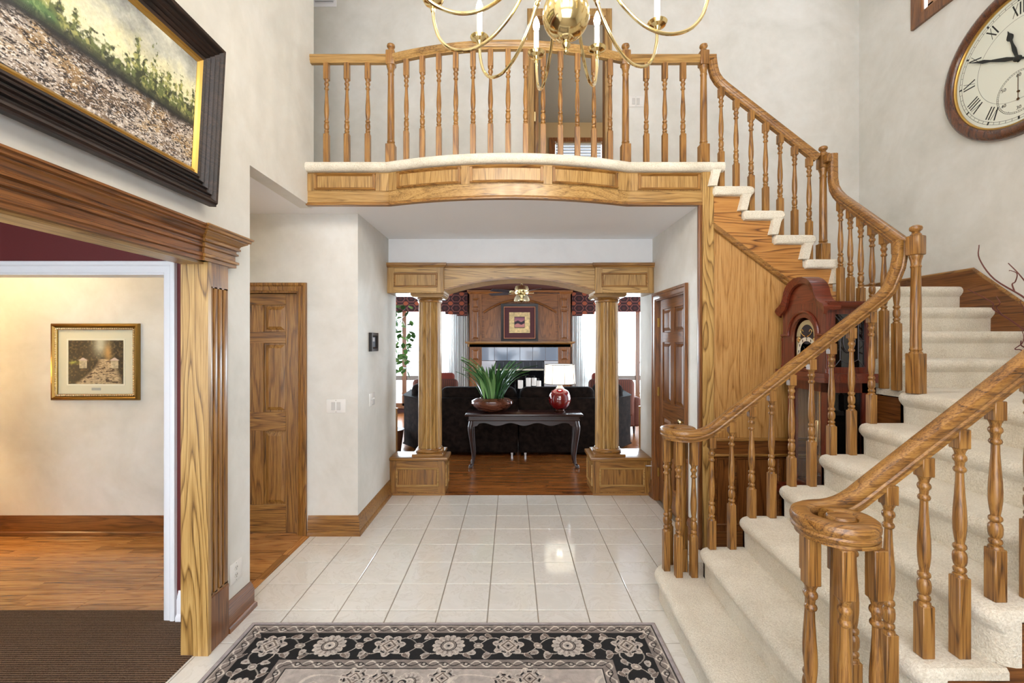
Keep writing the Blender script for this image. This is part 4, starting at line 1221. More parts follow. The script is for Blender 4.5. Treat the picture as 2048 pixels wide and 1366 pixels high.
switch('light_switch', (-1.472, YH, 1.08), 0, 'double rocker light switch on the wall right of the hallway door', 'switch')
switch('light_switch', (XPL, 4.18, 1.09), pi / 2, 'double toggle light switch below the tiny black framed picture', 'switch', 2, 'toggle')
switch('light_switch', (1.305, YB, 4.15), 0, 'double rocker light switch upstairs behind the balcony balusters', 'switch')
switch('power_outlet', (XL, 2.615, .30), pi / 2, 'white duplex power outlet low on the wall beside the pilaster', 'outlet', 1, 'outlet')
vt = thing('air_vent', (-1.98, YB, 5.15), 'white return air grille high on the upper wall corner', 'vent')
m = MB(); m.sweep([(-.10, 0, .03), (-.10, 0, .40), (.10, 0, .40), (.10, 0, .03)], (0, -1, 0), [(0, 0), (0, .008), (-.03, .006), (-.03, 0)], closed=True); m.build('frame', WHITE, vt, local=True)
for k in range(18):
    m = MB(); m.box(-.10, .10, -.006, .0, .035 + k * .02, .045 + k * .02); m.build('louver', WHITE, vt, local=True)
m = MB(); m.box(-.10, .10, -.001, .0, .03, .40); m.build('backing', plain('vent_dark', (90, 88, 84), .8), vt, local=True)

# ------------------------------------------------------------------ giant wall clock on the stair wall (local: faces -Y, then turned)
wc = thing('wall_clock', (XR, 3.27, 3.654), 'giant round walnut wall clock with roman numerals on the stair wall', 'clock', rz=-pi / 2)
RC = .55
m = MB(); m.lathe([(RC - .085, .0), (RC - .085, .030), (RC - .078, .045), (RC - .060, .056), (RC - .035, .060), (RC - .012, .050), (RC - .003, .036), (RC, .015), (RC, 0)], 72, axis='y'); m.build('rim', wood('walnut', 'z', (38, 18, 8), (84, 46, 24), (112, 66, 36), rough=.25, coat=.5), wc, local=True)
m = MB(); m.lathe([(RC - .095, .0), (RC - .095, .030), (RC - .088, .036), (RC - .082, .034), (RC - .082, 0)], 72, axis='y'); m.build('gold_liner', GOLD, wc, local=True)
m = MB(); m.lathe([(RC - .09, 0), (RC - .09, .018), (0, .018)], 72, axis='y'); m.build('face', plain('clock_face', (222, 224, 210), .55), wc, local=True)
INK = plain('clock_ink', (18, 20, 18), .5)
FR = RC - .095
def ring(name, r0, r1, par, y=.0188, c=(0, 0), n=72):
    m = MB(); vs = []
    for k in range(n):
        a = 2 * pi * k / n; vs += [(c[0] + r0 * cos(a), -y, c[1] + r0 * sin(a)), (c[0] + r1 * cos(a), -y, c[1] + r1 * sin(a)), (c[0] + r1 * cos(a), -y + .001, c[1] + r1 * sin(a)), (c[0] + r0 * cos(a), -y + .001, c[1] + r0 * sin(a))]
    fs = []
    for k in range(n):
        b = 4 * k; d_ = 4 * ((k + 1) % n)
        for j in range(4): fs.append((b + j, b + (j + 1) % 4, d_ + (j + 1) % 4, d_ + j))
    m.add(vs, fs); return m.build(name, INK, par, local=True, angle=0)
ring('minute_ring', FR - .024, FR - .022, wc); ring('minute_ring', FR - .042, FR - .040, wc); ring('inner_ring', FR - .165, FR - .1635, wc)
def bar(m, ang, r0, r1, w_, t0=0.0, t1=None, y=.0190):
    """stroke between polar radius r0..r1 at clock angle ang with tangential offsets"""
    t1 = t0 if t1 is None else t1
    er = Vector((sin(ang), 0, cos(ang))); et = Vector((cos(ang), 0, -sin(ang)))
    a = er * r0 + et * t0; b = er * r1 + et * t1; d_ = (b - a).normalized(); s_ = Vector((d_.z, 0, -d_.x)) * w_ / 2
    up = Vector((0, -y, 0)); dn = Vector((0, -y + .001, 0))
    m.add([a - s_ + up, a + s_ + up, b + s_ + up, b - s_ + up, a - s_ + dn, a + s_ + dn, b + s_ + dn, b - s_ + dn], [(0, 1, 2, 3), (7, 6, 5, 4), (0, 4, 5, 1), (1, 5, 6, 2), (2, 6, 7, 3), (3, 7, 4, 0)])
m = MB()
for k in range(60):
    if k % 5: bar(m, 2 * pi * k / 60, FR - .040, FR - .024, .0018)
    else: bar(m, 2 * pi * k / 60, FR - .043, FR - .020, .012)
m.build('minute_marks', INK, wc, local=True, angle=0)
ROM = ['XII', 'I', 'II', 'III', 'IIII', 'V', 'VI', 'VII', 'VIII', 'IX', 'X', 'XI']
for k, s_ in enumerate(ROM):
    if s_ == 'VI': continue      # covered by the seconds dial
    a = 2 * pi * k / 12; m = MB(); wl = {'I': .022, 'V': .044, 'X': .044}
    tot = sum(wl[q] for q in s_); t0 = -tot / 2; r0, r1 = FR - .145, FR - .055
    for q in s_:
        c_ = t0 + wl[q] / 2
        if q == 'I': bar(m, a, r0, r1, .009, c_)
        elif q == 'V': bar(m, a, r0, r1, .009, c_ + .004, c_ - .014); bar(m, a, r0, r1, .003, c_ + .002, c_ + .017)
        else: bar(m, a, r0, r1, .009, c_ + .016, c_ - .016); bar(m, a, r0, r1, .003, c_ - .017, c_ + .017)
        t0 += wl[q]
    m.build('numeral', INK, wc, local=True, angle=0)
def hand(name, ang, prof, y, mat=INK):
    m = MB(); L = []; Rr = []
    for r_, w_ in prof:
        er = Vector((sin(ang), 0, cos(ang))); et = Vector((cos(ang), 0, -sin(ang)))
        L.append(er * r_ - et * w_); Rr.append(er * r_ + et * w_)
    n = len(L); vs = [p + Vector((0, -y, 0)) for p in L + Rr] + [p + Vector((0, -y + .003, 0)) for p in L + Rr]
    fs = []
    for i in range(n - 1):
        fs += [(i, i + 1, n + i + 1, n + i), (2 * n + i, 3 * n + i, 3 * n + i + 1, 2 * n + i + 1), (i, 2 * n + i, 2 * n + i + 1, i + 1), (n + i, n + i + 1, 3 * n + i + 1, 3 * n + i)]
    m.add(vs, fs); return m.build(name, mat, wc, local=True, angle=0)
hand('hour_hand', 2 * pi * 11.5 / 12, [(-.03, .006), (-.0, .008), (.03, .010), (.08, .014), (.13, .008), (.16, .008), (.175, .020), (.19, .024), (.205, .018), (.225, .006), (.245, .001)], .030)
hand('minute_hand', 2 * pi * 49.5 / 60, [(-.12, .004), (-.02, .008), (.02, .010), (.08, .015), (.16, .010), (.20, .007), (.26, .013), (.31, .006), (.37, .002), (.395, .001)], .036)
m = MB(); m.lathe([(.022, .018), (.022, .038), (.012, .044), (0, .045)], 20, axis='y'); m.build('hand_boss', INK, wc, local=True)
sc = (0, -.235); sr = .150
ring('second_ring', sr - .002, sr, wc, c=sc); ring('second_ring', sr - .012, sr - .0105, wc, c=sc)
m = MB()
for k in range(60):
    a = 2 * pi * k / 60; st_ = len(m.v); bar(m, a, sr - .012 if k % 5 else sr - .018, sr, .0012); m.xform(Matrix.Translation((sc[0], 0, sc[1])), st_)
m.build('second_marks', INK, wc, local=True, angle=0)
for k, s_ in enumerate(('60', '10', '20', '30', '40', '50')):
    a = 2 * pi * k / 6
    cu = bpy.data.curves.new('second_numeral', 'FONT'); cu.body = s_; cu.size = .034; cu.align_x = 'CENTER'; cu.align_y = 'CENTER'; cu.extrude = .0004; cu.materials.append(INK)
    o = bpy.data.objects.new('second_numeral', cu); COL.objects.link(o); me = bpy.data.meshes.new_from_object(o.evaluated_get(bpy.context.evaluated_depsgraph_get())); bpy.data.objects.remove(o); bpy.data.curves.remove(cu); me.name = 'second_numeral'
    o = link('second_numeral', me, wc); o.rotation_euler = (pi / 2, 0, 0); o.location = (sc[0] + (sr - .034) * sin(a), -.0192, sc[1] + (sr - .034) * cos(a))
m = MB(); m.lathe([(.008, .018), (.008, .026), (0, .027)], 14, (sc[0], 0, sc[1]), 'y'); m.lathe([(.010, .0235), (.010, .0255), (0, .0256)], 14, (sc[0], 0, sc[1] - .055), 'y'); m.box(sc[0] - .0018, sc[0] + .0018, -.0255, -.0235, sc[1] - .06, sc[1] + .125); m.build('second_hand', plain('bronze', (92, 66, 40), .4, .5), wc, local=True)

# ------------------------------------------------------------------ grandfather clock under the stair (faces the passage)
gc = thing('grandfather_clock', (2.225, 3.225, 0), 'cherry grandfather clock with arched bonnet standing below the stairs', 'clock', rz=-pi / 2)
CH = cherry('z'); CHX = cherry('x')
hw, hd = .235, .150
m = MB(); m.box(-.255, .255, -.175, .16, 0, .10); m.build('plinth', CHX, gc, local=True, bevel=.008)
m = MB(); m.box(-hw, hw, -.155, .15, .10, .50); m.frustum(-.16, .16, .17, .43, -.155, -.168, .03); m.build('base', CH, gc, local=True, angle=20)
m = MB(); m.sweep([(-hw, .15, .50), (-hw, -.155, .50), (hw, -.155, .50), (hw, .15, .50)][::-1], (0, 0, 1), [(-.05, -.02), (.015, -.02), (.015, 0), (.0, .03), (-.02, .04), (-.05, .04)]); m.build('base_moulding', CHX, gc, local=True)
m = MB(); m.box(-.215, -.155, -.14, -.10, .52, 1.36).box(.155, .215, -.14, -.10, .52, 1.36).box(-.215, .215, -.14, -.10, .52, .60).box(-.215, .215, -.14, -.10, 1.28, 1.36)
m.box(-.215, .215, .13, .15, .52, 1.36).box(-.215, -.185, .09, .15, .52, 1.36).box(.185, .215, .09, .15, .52, 1.36).box(.185, .215, -.12, .15, .52, .60).box(.185, .215, -.12, .15, 1.28, 1.36).box(-.215, -.185, -.12, .15, .52, .60).box(-.215, -.185, -.12, .15, 1.28, 1.36); m.build('trunk', CH, gc, local=True)
m = MB(); m.box(-.155, .155, -.122, -.118, .60, 1.28); m.build('trunk_glass', GLASS, gc, local=True)
m = MB(); m.box(.198, .202, -.10, .09, .60, 1.28); m.build('side_glass', DGLASS, gc, local=True)
for x in (-.085, 0, .085):
    m = MB(); m.lathe([(0, .86), (.022, .862), (.024, .87), (.024, 1.04), (.022, 1.048), (.004, 1.052), (.003, 1.3)], 16, (x, .0, 0)); m.build('weight', BRASS, gc, local=True)
m = MB(); m.lathe([(0, .0), (.07, .002), (.072, .006), (.05, .014), (0, .018)], 28, (0, -.04, .74), 'y'); m.box(-.008, .008, -.046, -.042, .78, 1.32); m.build('pendulum', BRASS, gc, local=True)
m = MB(); m.sweep([(-.215, .15, 1.36), (-.215, -.14, 1.36), (.215, -.14, 1.36), (.215, .15, 1.36)][::-1], (0, 0, 1), [(-.06, -.01), (.0, -.01), (.012, .006), (.03, .03), (.04, .04), (.04, .05), (-.06, .05)]); m.build('waist_moulding', CHX, gc, local=True)
# hood: arched opening on the front, leaded glass side
def arch(r, zc, n=14, x0=0): return [(x0 + r * cos(pi - pi * k / n), zc + r * sin(pi - pi * k / n)) for k in range(n + 1)]
zi = 1.665
out = [(-hw, 1.41), (-hw, 1.80)] + [(-hw, 1.82)] * 0
A = arch(.125, zi); Tp = [(-.125 + .25 * k / 14, 1.885) for k in range(15)]
m = MB(); m.strip_prism(Tp, A, 'y', -.165, -.145); m.box(-hw, -.125, -.165, -.145, 1.41, 1.885).box(.125, hw, -.165, -.145, 1.41, 1.885).box(-.125, .125, -.165, -.145, 1.41, 1.435); m.build('hood_front', CH, gc, local=True, angle=20)
Bo = arch(.175, zi + .0, 14); m = MB(); m.tube([(x, -.168, z) for x, z in arch(.165, zi, 18)], .011, 8); m.tube([(-.165, -.168, zi), (-hw - .01, -.168, zi)], .011, 8); m.tube([(.165, -.168, zi), (hw + .01, -.168, zi)], .011, 8); m.build('arch_moulding', cherry('y'), gc, local=True)
m = MB(); m.box(hw - .03, hw, -.145, -.10, 1.41, 1.885).box(hw - .03, hw, .10, .15, 1.41, 1.885).box(hw - .03, hw, -.10, .10, 1.41, 1.45).box(hw - .03, hw, -.10, .10, 1.80, 1.885)
m.box(-hw, -hw + .03, -.145, .15, 1.41, 1.885).box(-hw, hw, .13, .15, 1.41, 1.885); m.build('hood_case', CH, gc, local=True)
m = MB(); m.box(hw - .018, hw - .014, -.10, .10, 1.45, 1.80); m.build('side_glass', DGLASS, gc, local=True)
m = MB(); xx = hw - .012
for pts in ([(xx, -.06, 1.50), (xx, -.06, 1.75)], [(xx, .06, 1.50), (xx, .06, 1.75)], [(xx, -.06, 1.75), (xx, .0, 1.78), (xx, .06, 1.75)], [(xx, -.06, 1.5), (xx, 0, 1.47), (xx, .06, 1.5)], [(xx, -.06, 1.75), (xx, -.10, 1.80)], [(xx, .06, 1.75), (xx, .10, 1.80)], [(xx, -.06, 1.5), (xx, -.10, 1.45)], [(xx, .06, 1.5), (xx, .10, 1.45)], [(xx, -.10, 1.625), (xx, -.06, 1.625)], [(xx, .10, 1.625), (xx, .06, 1.625)], [(xx, .04 * cos(a), 1.625 + .075 * sin(a)) for a in [2 * pi * k / 20 for k in range(21)]]): m.tube(pts, .0022, 6)
m.build('lead_came', plain('lead', (96, 92, 96), .4, .6), gc, local=True)
for x in (-hw - .012, hw + .012):
    m = MB(); m.lathe([(.018, 1.41), (.018, 1.44), (.013, 1.445), (.013, 1.62), (.017, 1.63), (.017, 1.645), (.013, 1.65), (.018, 1.675)], 14, (x, -.155, 0)); m.build('hood_column', CH, gc, local=True)
m = MB(); m.sweep([(-hw, .15, 1.83), (-hw, -.10, 1.83)][::-1], (0, 0, 1), [(-.02, 0), (.006, 0), (.012, .012), (.03, .022), (.038, .032), (.042, .044), (-.02, .044)]); m.sweep([(hw, -.168, 1.83), (hw, .15, 1.83)], (0, 0, 1), [(-.02, 0), (.006, 0), (.012, .012), (.03, .022), (.038, .032), (.042, .044), (-.02, .044)]); m.box(-hw, hw, -.1, .15, 1.862, 1.872); m.build('side_cornice', cherry('y'), gc, local=True)
half = [(.0, 2.075), (.05, 2.070), (.10, 2.052), (.14, 2.022), (.165, 1.985), (.175, 1.95), (.185, 1.925), (.205, 1.90), (.235, 1.88), (.262, 1.868), (.275, 1.848)]
topc = [(-x, z) for x, z in half[::-1]] + half[1:]
m = MB(); m.strip_prism([(x, z - .02) for x, z in topc], [(x, 1.83) for x, z in topc], 'y', -.162, -.14); m.build('pediment', CHX, gc, local=True, angle=20)
m = MB(); inner = [(x * .90, z - .05) for x, z in topc]
rs = []
for (x, z), (x2, z2) in zip(topc, inner): rs.append([(x, -.205, z), (x, -.09, z), (x * .97, -.09, z - .02), (x * .96, -.172, z - .026), (x2, -.170, z2), (x2 * .99, -.186, z2 + .006), (x * .975, -.198, z - .018)])
m.rings(rs); m.build('bonnet_moulding', cherry('y'), gc, local=True, angle=40)
DI = plain('dial_silver', (196, 188, 150), .35, .3)
m = MB(); m.strip_prism(arch(.118, zi - .01), [(-.118 + .236 * k / 14, zi - .02) for k in range(15)], 'y', -.135, -.130); m.box(-.118, .118, -.135, -.130, 1.44, zi - .01); m.build('dial_plate', DI, gc, local=True)
m = MB(); m.lathe([(.075, .135), (.075, .137), (.105, .137), (.105, .135)], 40, (0, 0, 1.548), 'y'); m.build('chapter_ring', plain('chapter', (222, 218, 204), .4), gc, local=True)
m = MB(); m.lathe([(.07, .136), (.0, .1375)], 40, (0, 0, zi + .005), 'y'); m.build('moon_dial', plain('moon_blue', (30, 36, 52), .4), gc, local=True)
m = MB()
for k in range(12):
    a = 2 * pi * k / 12; m.box(.088 * sin(a) - .003, .088 * sin(a) + .003, -.1385, -.137, 1.548 + .088 * cos(a) - .009, 1.548 + .088 * cos(a) + .009)
m.build('dial_numerals', INK, gc, local=True)
m = MB(); m.tube([(0, -.14, 1.548), (-.03, -.14, 1.585)], .003, 6); m.tube([(0, -.141, 1.548), (-.07, -.141, 1.535)], .0022, 6); m.build('dial_hands', INK, gc, local=True)
m = MB()
for sx in (-1, 1):
    m.tube(crom([(sx * .01, -.139, 1.655), (sx * .04, -.139, 1.668), (sx * .06, -.139, 1.69), (sx * .045, -.139, 1.705), (sx * .032, -.139, 1.69)], 5), .004, 6)
    for zz in (1.462, 1.634): m.lathe([(.022, .136), (.016, .141), (0, .142)], 10, (sx * .093, 0, zz), 'y')
m.build('dial_scrolls', BRASS, gc, local=True)

# ------------------------------------------------------------------ area rug
ru = thing('area_rug', (-.335, 2.614 - .76, 0), 'black and taupe floral area rug on the tile floor', 'rug')
WR, LR = 2.31, 1.52
nx, ny = 800, 526
Vv, Uv = np.meshgrid(np.linspace(0, LR, ny), np.linspace(-WR / 2, WR / 2, nx), indexing='ij')   # Vv: distance from the far edge
n2 = vnoise(ny, nx, 60, 90, 71, 3); n4 = vnoise(ny, nx, 6, 9, 72)
d_ = np.minimum(np.minimum(Vv, LR - Vv), WR / 2 - np.abs(Uv))
TA = np.array([152, 140, 132.]); CR = np.array([206, 196, 184.]); BK = np.array([15, 11, 12.]); LT = np.array([176, 166, 158.]); MD = np.array([118, 104, 96.])
img = np.zeros((ny, nx, 3)) + np.array([164, 155, 156.])
def band(a, b, c_):
    global img
    img = np.where(((d_ >= a) & (d_ < b))[..., None], np.asarray(c_, float), img)
band(.031, .105, TA * .86); band(.105, .31, BK); band(.31, .375, TA * .86); band(.375, 9, LT)
# coordinate along the border and across it
side = (WR / 2 - np.abs(Uv)) < np.minimum(Vv, LR - Vv)
al = np.where(side, (LR / 2 - np.abs(Vv - LR / 2)) - .2, Uv); per = .315
def put(mask, c_):
    global img
    img = np.where(mask[..., None], np.asarray(c_, float), img)
# guard-band scroll
for lo, hi in ((.036, .1), (.315, .37)):
    mid = (lo + hi) / 2; am_ = (hi - lo) / 2 * .72
    inb = (d_ > lo) & (d_ < hi); ph = np.abs(((al / .105) % 1) - .5) * 2
    put(inb & (np.abs(d_ - mid - am_ * np.cos(al / .105 * 2 * pi)) < .0045), CR)
    put(inb & (np.abs(d_ - mid + am_ * .6 * np.cos(al / .105 * 2 * pi + .6)) < .003), BK * 1.5)
    rr = np.hypot(((al / .105 + .5) % 1 - .5) * .105, d_ - mid); put(inb & (rr < .013), BK * 1.5); put(inb & (rr < .008), CR * .9)
for e in (.031, .103, .309, .374): put(np.abs(d_ - e) < .003, BK)
put(np.abs(d_ - .041) < .0018, CR); put(np.abs(d_ - .381) < .002, CR)
blk = (d_ > .108) & (d_ < .306)
def blob(cu, cv, ru_, rv, c_, rot=0.0, outline=True, tip=0.0):
    global img
    x0 = max(0, int((cu - .14 + WR / 2) / WR * nx)); x1 = min(nx, int((cu + .14 + WR / 2) / WR * nx)); y0 = max(0, int((cv - .14) / LR * ny)); y1 = min(ny, int((cv + .14) / LR * ny))
    if x1 <= x0 or y1 <= y0: return
    du = Uv[y0:y1, x0:x1] - cu; dv = Vv[y0:y1, x0:x1] - cv
    a = du * cos(rot) + dv * sin(rot); b = -du * sin(rot) + dv * cos(rot)
    e = np.sqrt((a / ru_) ** 2 + (b / (rv * (1 - tip * a / ru_))) ** 2)
    sub = img[y0:y1, x0:x1]
    if outline: sub = np.where((e < 1.18)[..., None], CR, sub)
    img[y0:y1, x0:x1] = np.where((e < 1)[..., None], np.asarray(c_, float), sub)
def rosette(cu, cv, R_, np_, kind):
    global img
    x0 = max(0, int((cu - .14 + WR / 2) / WR * nx)); x1 = min(nx, int((cu + .14 + WR / 2) / WR * nx)); y0 = max(0, int((cv - .14) / LR * ny)); y1 = min(ny, int((cv + .14) / LR * ny))
    if x1 <= x0 or y1 <= y0: return
    du = Uv[y0:y1, x0:x1] - cu; dv = Vv[y0:y1, x0:x1] - cv; r = np.hypot(du, dv); th = np.arctan2(dv, du); sub = img[y0:y1, x0:x1]
    Rp = R_ * (.80 + .20 * np.abs(np.cos(th * np_ / 2)) ** .6) if kind == 0 else R_ * (.72 + .28 * np.abs(np.cos(th * 3.5 + .5)) ** 1.5)
    def P_(mk, c_):
        nonlocal sub
        sub = np.where(mk[..., None], np.asarray(c_, float), sub)
    P_(r < Rp, CR); P_((r < Rp * .93), LT); P_((r < Rp * .93) & (np.abs(np.sin(th * np_ / 2)) < .22) & (r > R_ * .4), CR)
    P_((r < Rp * .88) & (np.abs(np.cos(th * np_ / 2)) < .25) & (r > R_ * .45), MD)
    if kind == 0:
        P_(r < R_ * .50, BK); P_(r < R_ * .44, TA); P_(r < R_ * .38, BK); P_(r < R_ * .34, CR); P_(r < R_ * .22, LT); P_(r < R_ * .09, BK)
    else:
        e = np.abs(du) / (R_ * .55) + np.abs(dv - .0) / (R_ * .62); P_(e < 1, CR); P_(e < .86, MD); P_(e < .6, CR); P_(e < .45, TA); P_(e < .2, BK)
        P_((np.abs(r - R_ * .62) < .005) & (np.sin(th * 7) > -.2), BK)
    img[y0:y1, x0:x1] = sub
# vines in the black band
put(blk & (np.abs(d_ - .205 - .062 * np.sin(al / per * 2 * pi)) < .0035), CR * .9)
put(blk & (np.abs(d_ - .205 + .062 * np.sin(al / per * 2 * pi)) < .0035), CR * .75)
def border_pts():
    pts = []
    for k in range(-6, 7):
        for vv in (.205, LR - .205): pts.append((k * per / 2, vv, 0, k))
    for j in range(1, 7):
        for uu in (-WR / 2 + .205, WR / 2 - .205): pts.append((uu, .205 + j * per / 2, 1, j + 6))
    return pts
rg = random.Random(5)
for uu, vv, sd, k in border_pts():
    if k % 2:
        for s1 in (-1, 1):
            for s2 in (-1, 1):
                a_, b_ = s1 * rg.uniform(.02, .05), s2 * rg.uniform(.045, .075)
                cu, cv = (uu + a_, vv + b_) if not sd else (uu + b_, vv + a_)
                blob(cu, cv, .020, .013, LT if rg.random() < .6 else TA, rg.uniform(0, 3), True, .4); blob(cu, cv, .007, .005, MD, 0, False)
        blob(uu, vv, .022, .017, TA, rg.uniform(0, 3)); blob(uu, vv, .009, .007, CR, 0, False)
for uu, vv, sd, k in border_pts():
    if k % 2 == 0: rosette(uu, vv, .086, 14, 0 if (k // 2) % 2 == 0 else 1)
    if k % 2 == 0:
        for s1 in (-1, 1):
            for s2 in (-1, 1):
                a_, b_ = s1 * .105, s2 * .078; cu, cv = (uu + a_, vv + b_) if not sd else (uu + b_, vv + a_)
                blob(cu, cv, .024, .009, MD, (.7 if s1 * s2 > 0 else -.7), True, .6)
# field motifs
for q in range(60):
    uu = rg.uniform(-WR / 2 + .42, WR / 2 - .42); vv = rg.uniform(.42, LR - .42)
    if rg.random() < .3: rosette(uu, vv, rg.uniform(.05, .085), 12, q % 2)
    else: blob(uu, vv, rg.uniform(.03, .06), rg.uniform(.012, .022), MD if q % 3 else BK * 1.6, rg.uniform(0, 3), True, .5)
for uu in (-.42, 0, .42): rosette(uu, .44, .075, 10, 1)
vine = (d_ > .385) & (np.abs(np.sin(Uv * 9 + 2.2 * np.sin(Vv * 7)) * .05 + ((Vv * 3.2) % 1 - .5) * .3) < .004); put(vine, CR)
img = img * (.86 + .28 * n2)[..., None]
zr = .011 + .0022 * (n2 - .5) + np.where(np.sum(img, -1) < 160, -.0012, 0); zr = np.where(d_ < .006, .004, zr)
P = np.stack([Uv, .76 - Vv, zr], -1)
link('pile', art_grid('pile', P[::-1], np.clip(img, 0, 255)[::-1], art_mat('rug_wool', .95, 0, .5)), ru)
m = MB(); m.box(-WR / 2, WR / 2, -LR / 2, LR / 2, .0, .0045); m.build('backing', plain('rug_backing', (150, 140, 132), .9), ru, local=True)

# ------------------------------------------------------------------ vase of curly willow on the stair landing
vz = thing('branch_vase', (2.98, 2.34, 7 * R), 'tall dark vase of reddish curly willow branches on the stair landing', 'vase')
m = MB(); m.lathe([(.0, 0), (.07, .0), (.08, .02), (.11, .08), (.12, .14), (.09, .20), (.05, .24), (.045, .26), (.06, .28), (.05, .28), (.035, .25), (.0, .22)], 28); m.build('vase', plain('dark_ceramic', (52, 32, 28), .25, coat=.4), vz, local=True)
WIL = plain('willow', (96, 46, 38), .6)
# ends given in the vase's frame: branches fan out toward the well
rw = random.Random(11)
for tgt in ((-.56, .02, .82), (-.34, .06, .72), (-.46, .12, .60), (-.42, -.02, .30), (.1, .2, .9), (.25, -.1, .8), (-.15, -.2, .85)):
    T_ = Vector(tgt); pts = [(0, 0, .23)]
    for k in range(1, 8):
        f = k / 7; b_ = Vector((0, 0, .23)).lerp(T_, f) + Vector((-.05 * sin(pi * f), 0, -.04 * sin(pi * f)))
        pts.append(tuple(b_ + Vector((rw.uniform(-.03, .03), rw.uniform(-.03, .03), rw.uniform(-.02, .02)))))
    cp = crom(pts, 5); n = len(cp); m = MB(); m.tube(cp, [.006 * (1 - .8 * i / n) + .0008 for i in range(n)], 6); o = m.build('branch', WIL, vz, local=True)
    for k in (14, 22):
        p = cp[k]; q_ = [p]
        for j in range(1, 6): q_.append(q_[-1] + Vector((rw.uniform(-.035, .02), rw.uniform(-.03, .03), rw.uniform(.0, .05))))
        m = MB(); c2 = crom(q_, 4); m.tube(c2, [.003 * (1 - .8 * i / len(c2)) + .0006 for i in range(len(c2))], 5); m.build('twig', WIL, o, local=True)

# ------------------------------------------------------------------ great room: fireplace wall
FX0, FX1, FY = -.935, 1.285, 10.0
fp = thing('fireplace_surround', ((FX0 + FX1) / 2, FY, 0), 'oak panelled fireplace surround with mantel and grey tile around the firebox', 'fireplace')
OD = wood('oak_amber', 'z', (58, 28, 10), (118, 70, 32), (150, 96, 50)); ODX = wood('oak_amber', 'x', (58, 28, 10), (118, 70, 32), (150, 96, 50))
m = MB(); m.box(FX0, FX1, FY + .03, 10.4, 0, 2.74); m.build('carcass', OD, fp)
def fpanel(x0, x1, z0, z1):
    m = MB(); m.frustum(x0 + .015, x1 - .015, z0 + .015, z1 - .015, FY + .0, FY - .016, .02); m.build('panel', OD, fp, angle=20)
    m = MB(); m.sweep([(x0, FY, z0), (x0, FY, z1), (x1, FY, z1), (x1, FY, z0)], (0, -1, 0), [(.012, 0), (.012, .004), (0, .014), (-.01, .012), (-.012, 0)], closed=True); m.build('panel_moulding', ODX, fp)
for x0, x1 in ((FX0, FX0 + .27), (FX1 - .27, FX1)):
    m = MB(); m.box(x0, x1, FY, FY + .03, 0, 2.74); m.build('pilaster', OD, fp)
    for z0, z1 in ((2.36, 2.56), (1.68, 2.30), (1.22, 1.44), (.30, 1.14)): fpanel(x0 + .06, x1 - .06, z0, z1)
m = MB(); m.box(FX0 + .27, FX1 - .27, FY + .01, FY + .03, 1.62, 2.74); m.build('overmantel', ODX, fp)
xc = (FX0 + FX1) / 2; aw = .78
for s_ in (-1, 1):
    xs = [xc + s_ * aw * k / 16 for k in range(1, 17)]; top = [(x, 2.50 - .28 * ((x - xc) / aw) ** 2) for x in xs]; bt = [(x, 1.70) for x in xs]
    m = MB(); m.strip_prism(top, bt, 'y', FY - .012, FY + .012); m.build('panel', OD, fp, angle=20)
m = MB(); m.tube([(xc + aw * (k / 16 - 1) * 1.03, FY, 2.535 - .28 * (k / 16 - 1) ** 2) for k in range(33)], .024, 8); m.build('arch_moulding', ODX, fp)
m = MB(); m.sweep([(FX0, 10.2, 1.50), (FX0, FY, 1.50), (FX1, FY, 1.50), (FX1, 10.2, 1.50)], (0, 0, 1), [(-.05, 0), (.03, 0), (.03, .06), (.06, .075), (.09, .09), (.09, .12), (-.05, .12)]); m.box(FX0, FX1, FY - .03, 10.2, 1.50, 1.62); m.build('mantel_shelf', oak('x'), fp)
m = MB(); m.sweep([(FX0, 10.2, 2.66), (FX0, FY, 2.66), (FX1, FY, 2.66), (FX1, 10.2, 2.66)], (0, 0, 1), [(0, 0), (.015, 0), (.03, .03), (.05, .05), (.05, .085), (0, .085)]); m.build('crown', ODX, fp)
TL = NT('slate_blue_tile'); TL.base(lin((126, 136, 150))); TL.set(Roughness=.08, Coat_Weight=.5); TL = TL.m
TL2 = plain('pale_tile', (186, 186, 190), .15, coat=.3)
a0, a1 = FX0 + .27, FX1 - .27
nt = 6; tw = (a1 - a0) / nt
for k in range(nt):
    m = MB(); m.box(a0 + k * tw + .003, a0 + (k + 1) * tw - .003, FY - .004, FY + .03, 1.20, 1.495); m.build('hearth_tile', TL, fp, bevel=.003, bseg=1)
for x0, x1 in ((a0, a0 + .31), (a1 - .31, a1)):
    for z0, z1 in ((.9, 1.195), (.6, .895), (.3, .595), (.0, .295)):
        m = MB(); m.box(x0 + .003, x1 - .003, FY - .004, FY + .03, z0 + .003, z1 - .003); m.build('hearth_tile', TL2, fp, bevel=.003, bseg=1)
b0, b1 = a0 + .31, a1 - .31
m = MB(); m.box(b0, b1, FY + .015, FY + .03, 0.1, 1.195); m.build('firebox', plain('firebox_black', (10, 10, 12), .6), fp)
m = MB(); m.box(b0 + .02, b1 - .02, FY - .02, FY + .03, 1.03, 1.19); m.build('vent_hood', plain('navy_black', (20, 24, 36), .3), fp)
for k in range(8):
    m = MB(); x = b0 + .02 + (b1 - b0 - .04) * k / 7; m.box(x - .008, x + .008, FY - .03, FY - .015, 1.05, 1.17); m.build('vent_bar', plain('bar_grey', (70, 74, 84), .3), fp)
m = MB(); m.box(b0 + .01, b1 - .01, FY - .03, FY, .985, 1.02); m.build('brass_trim', plain('bright_trim', (220, 212, 190), .2, .6), fp)
m = MB(); m.box(b0 + .02, b1 - .02, FY + .004, FY + .012, .15, .98); m.build('glass_door', DGLASS, fp)
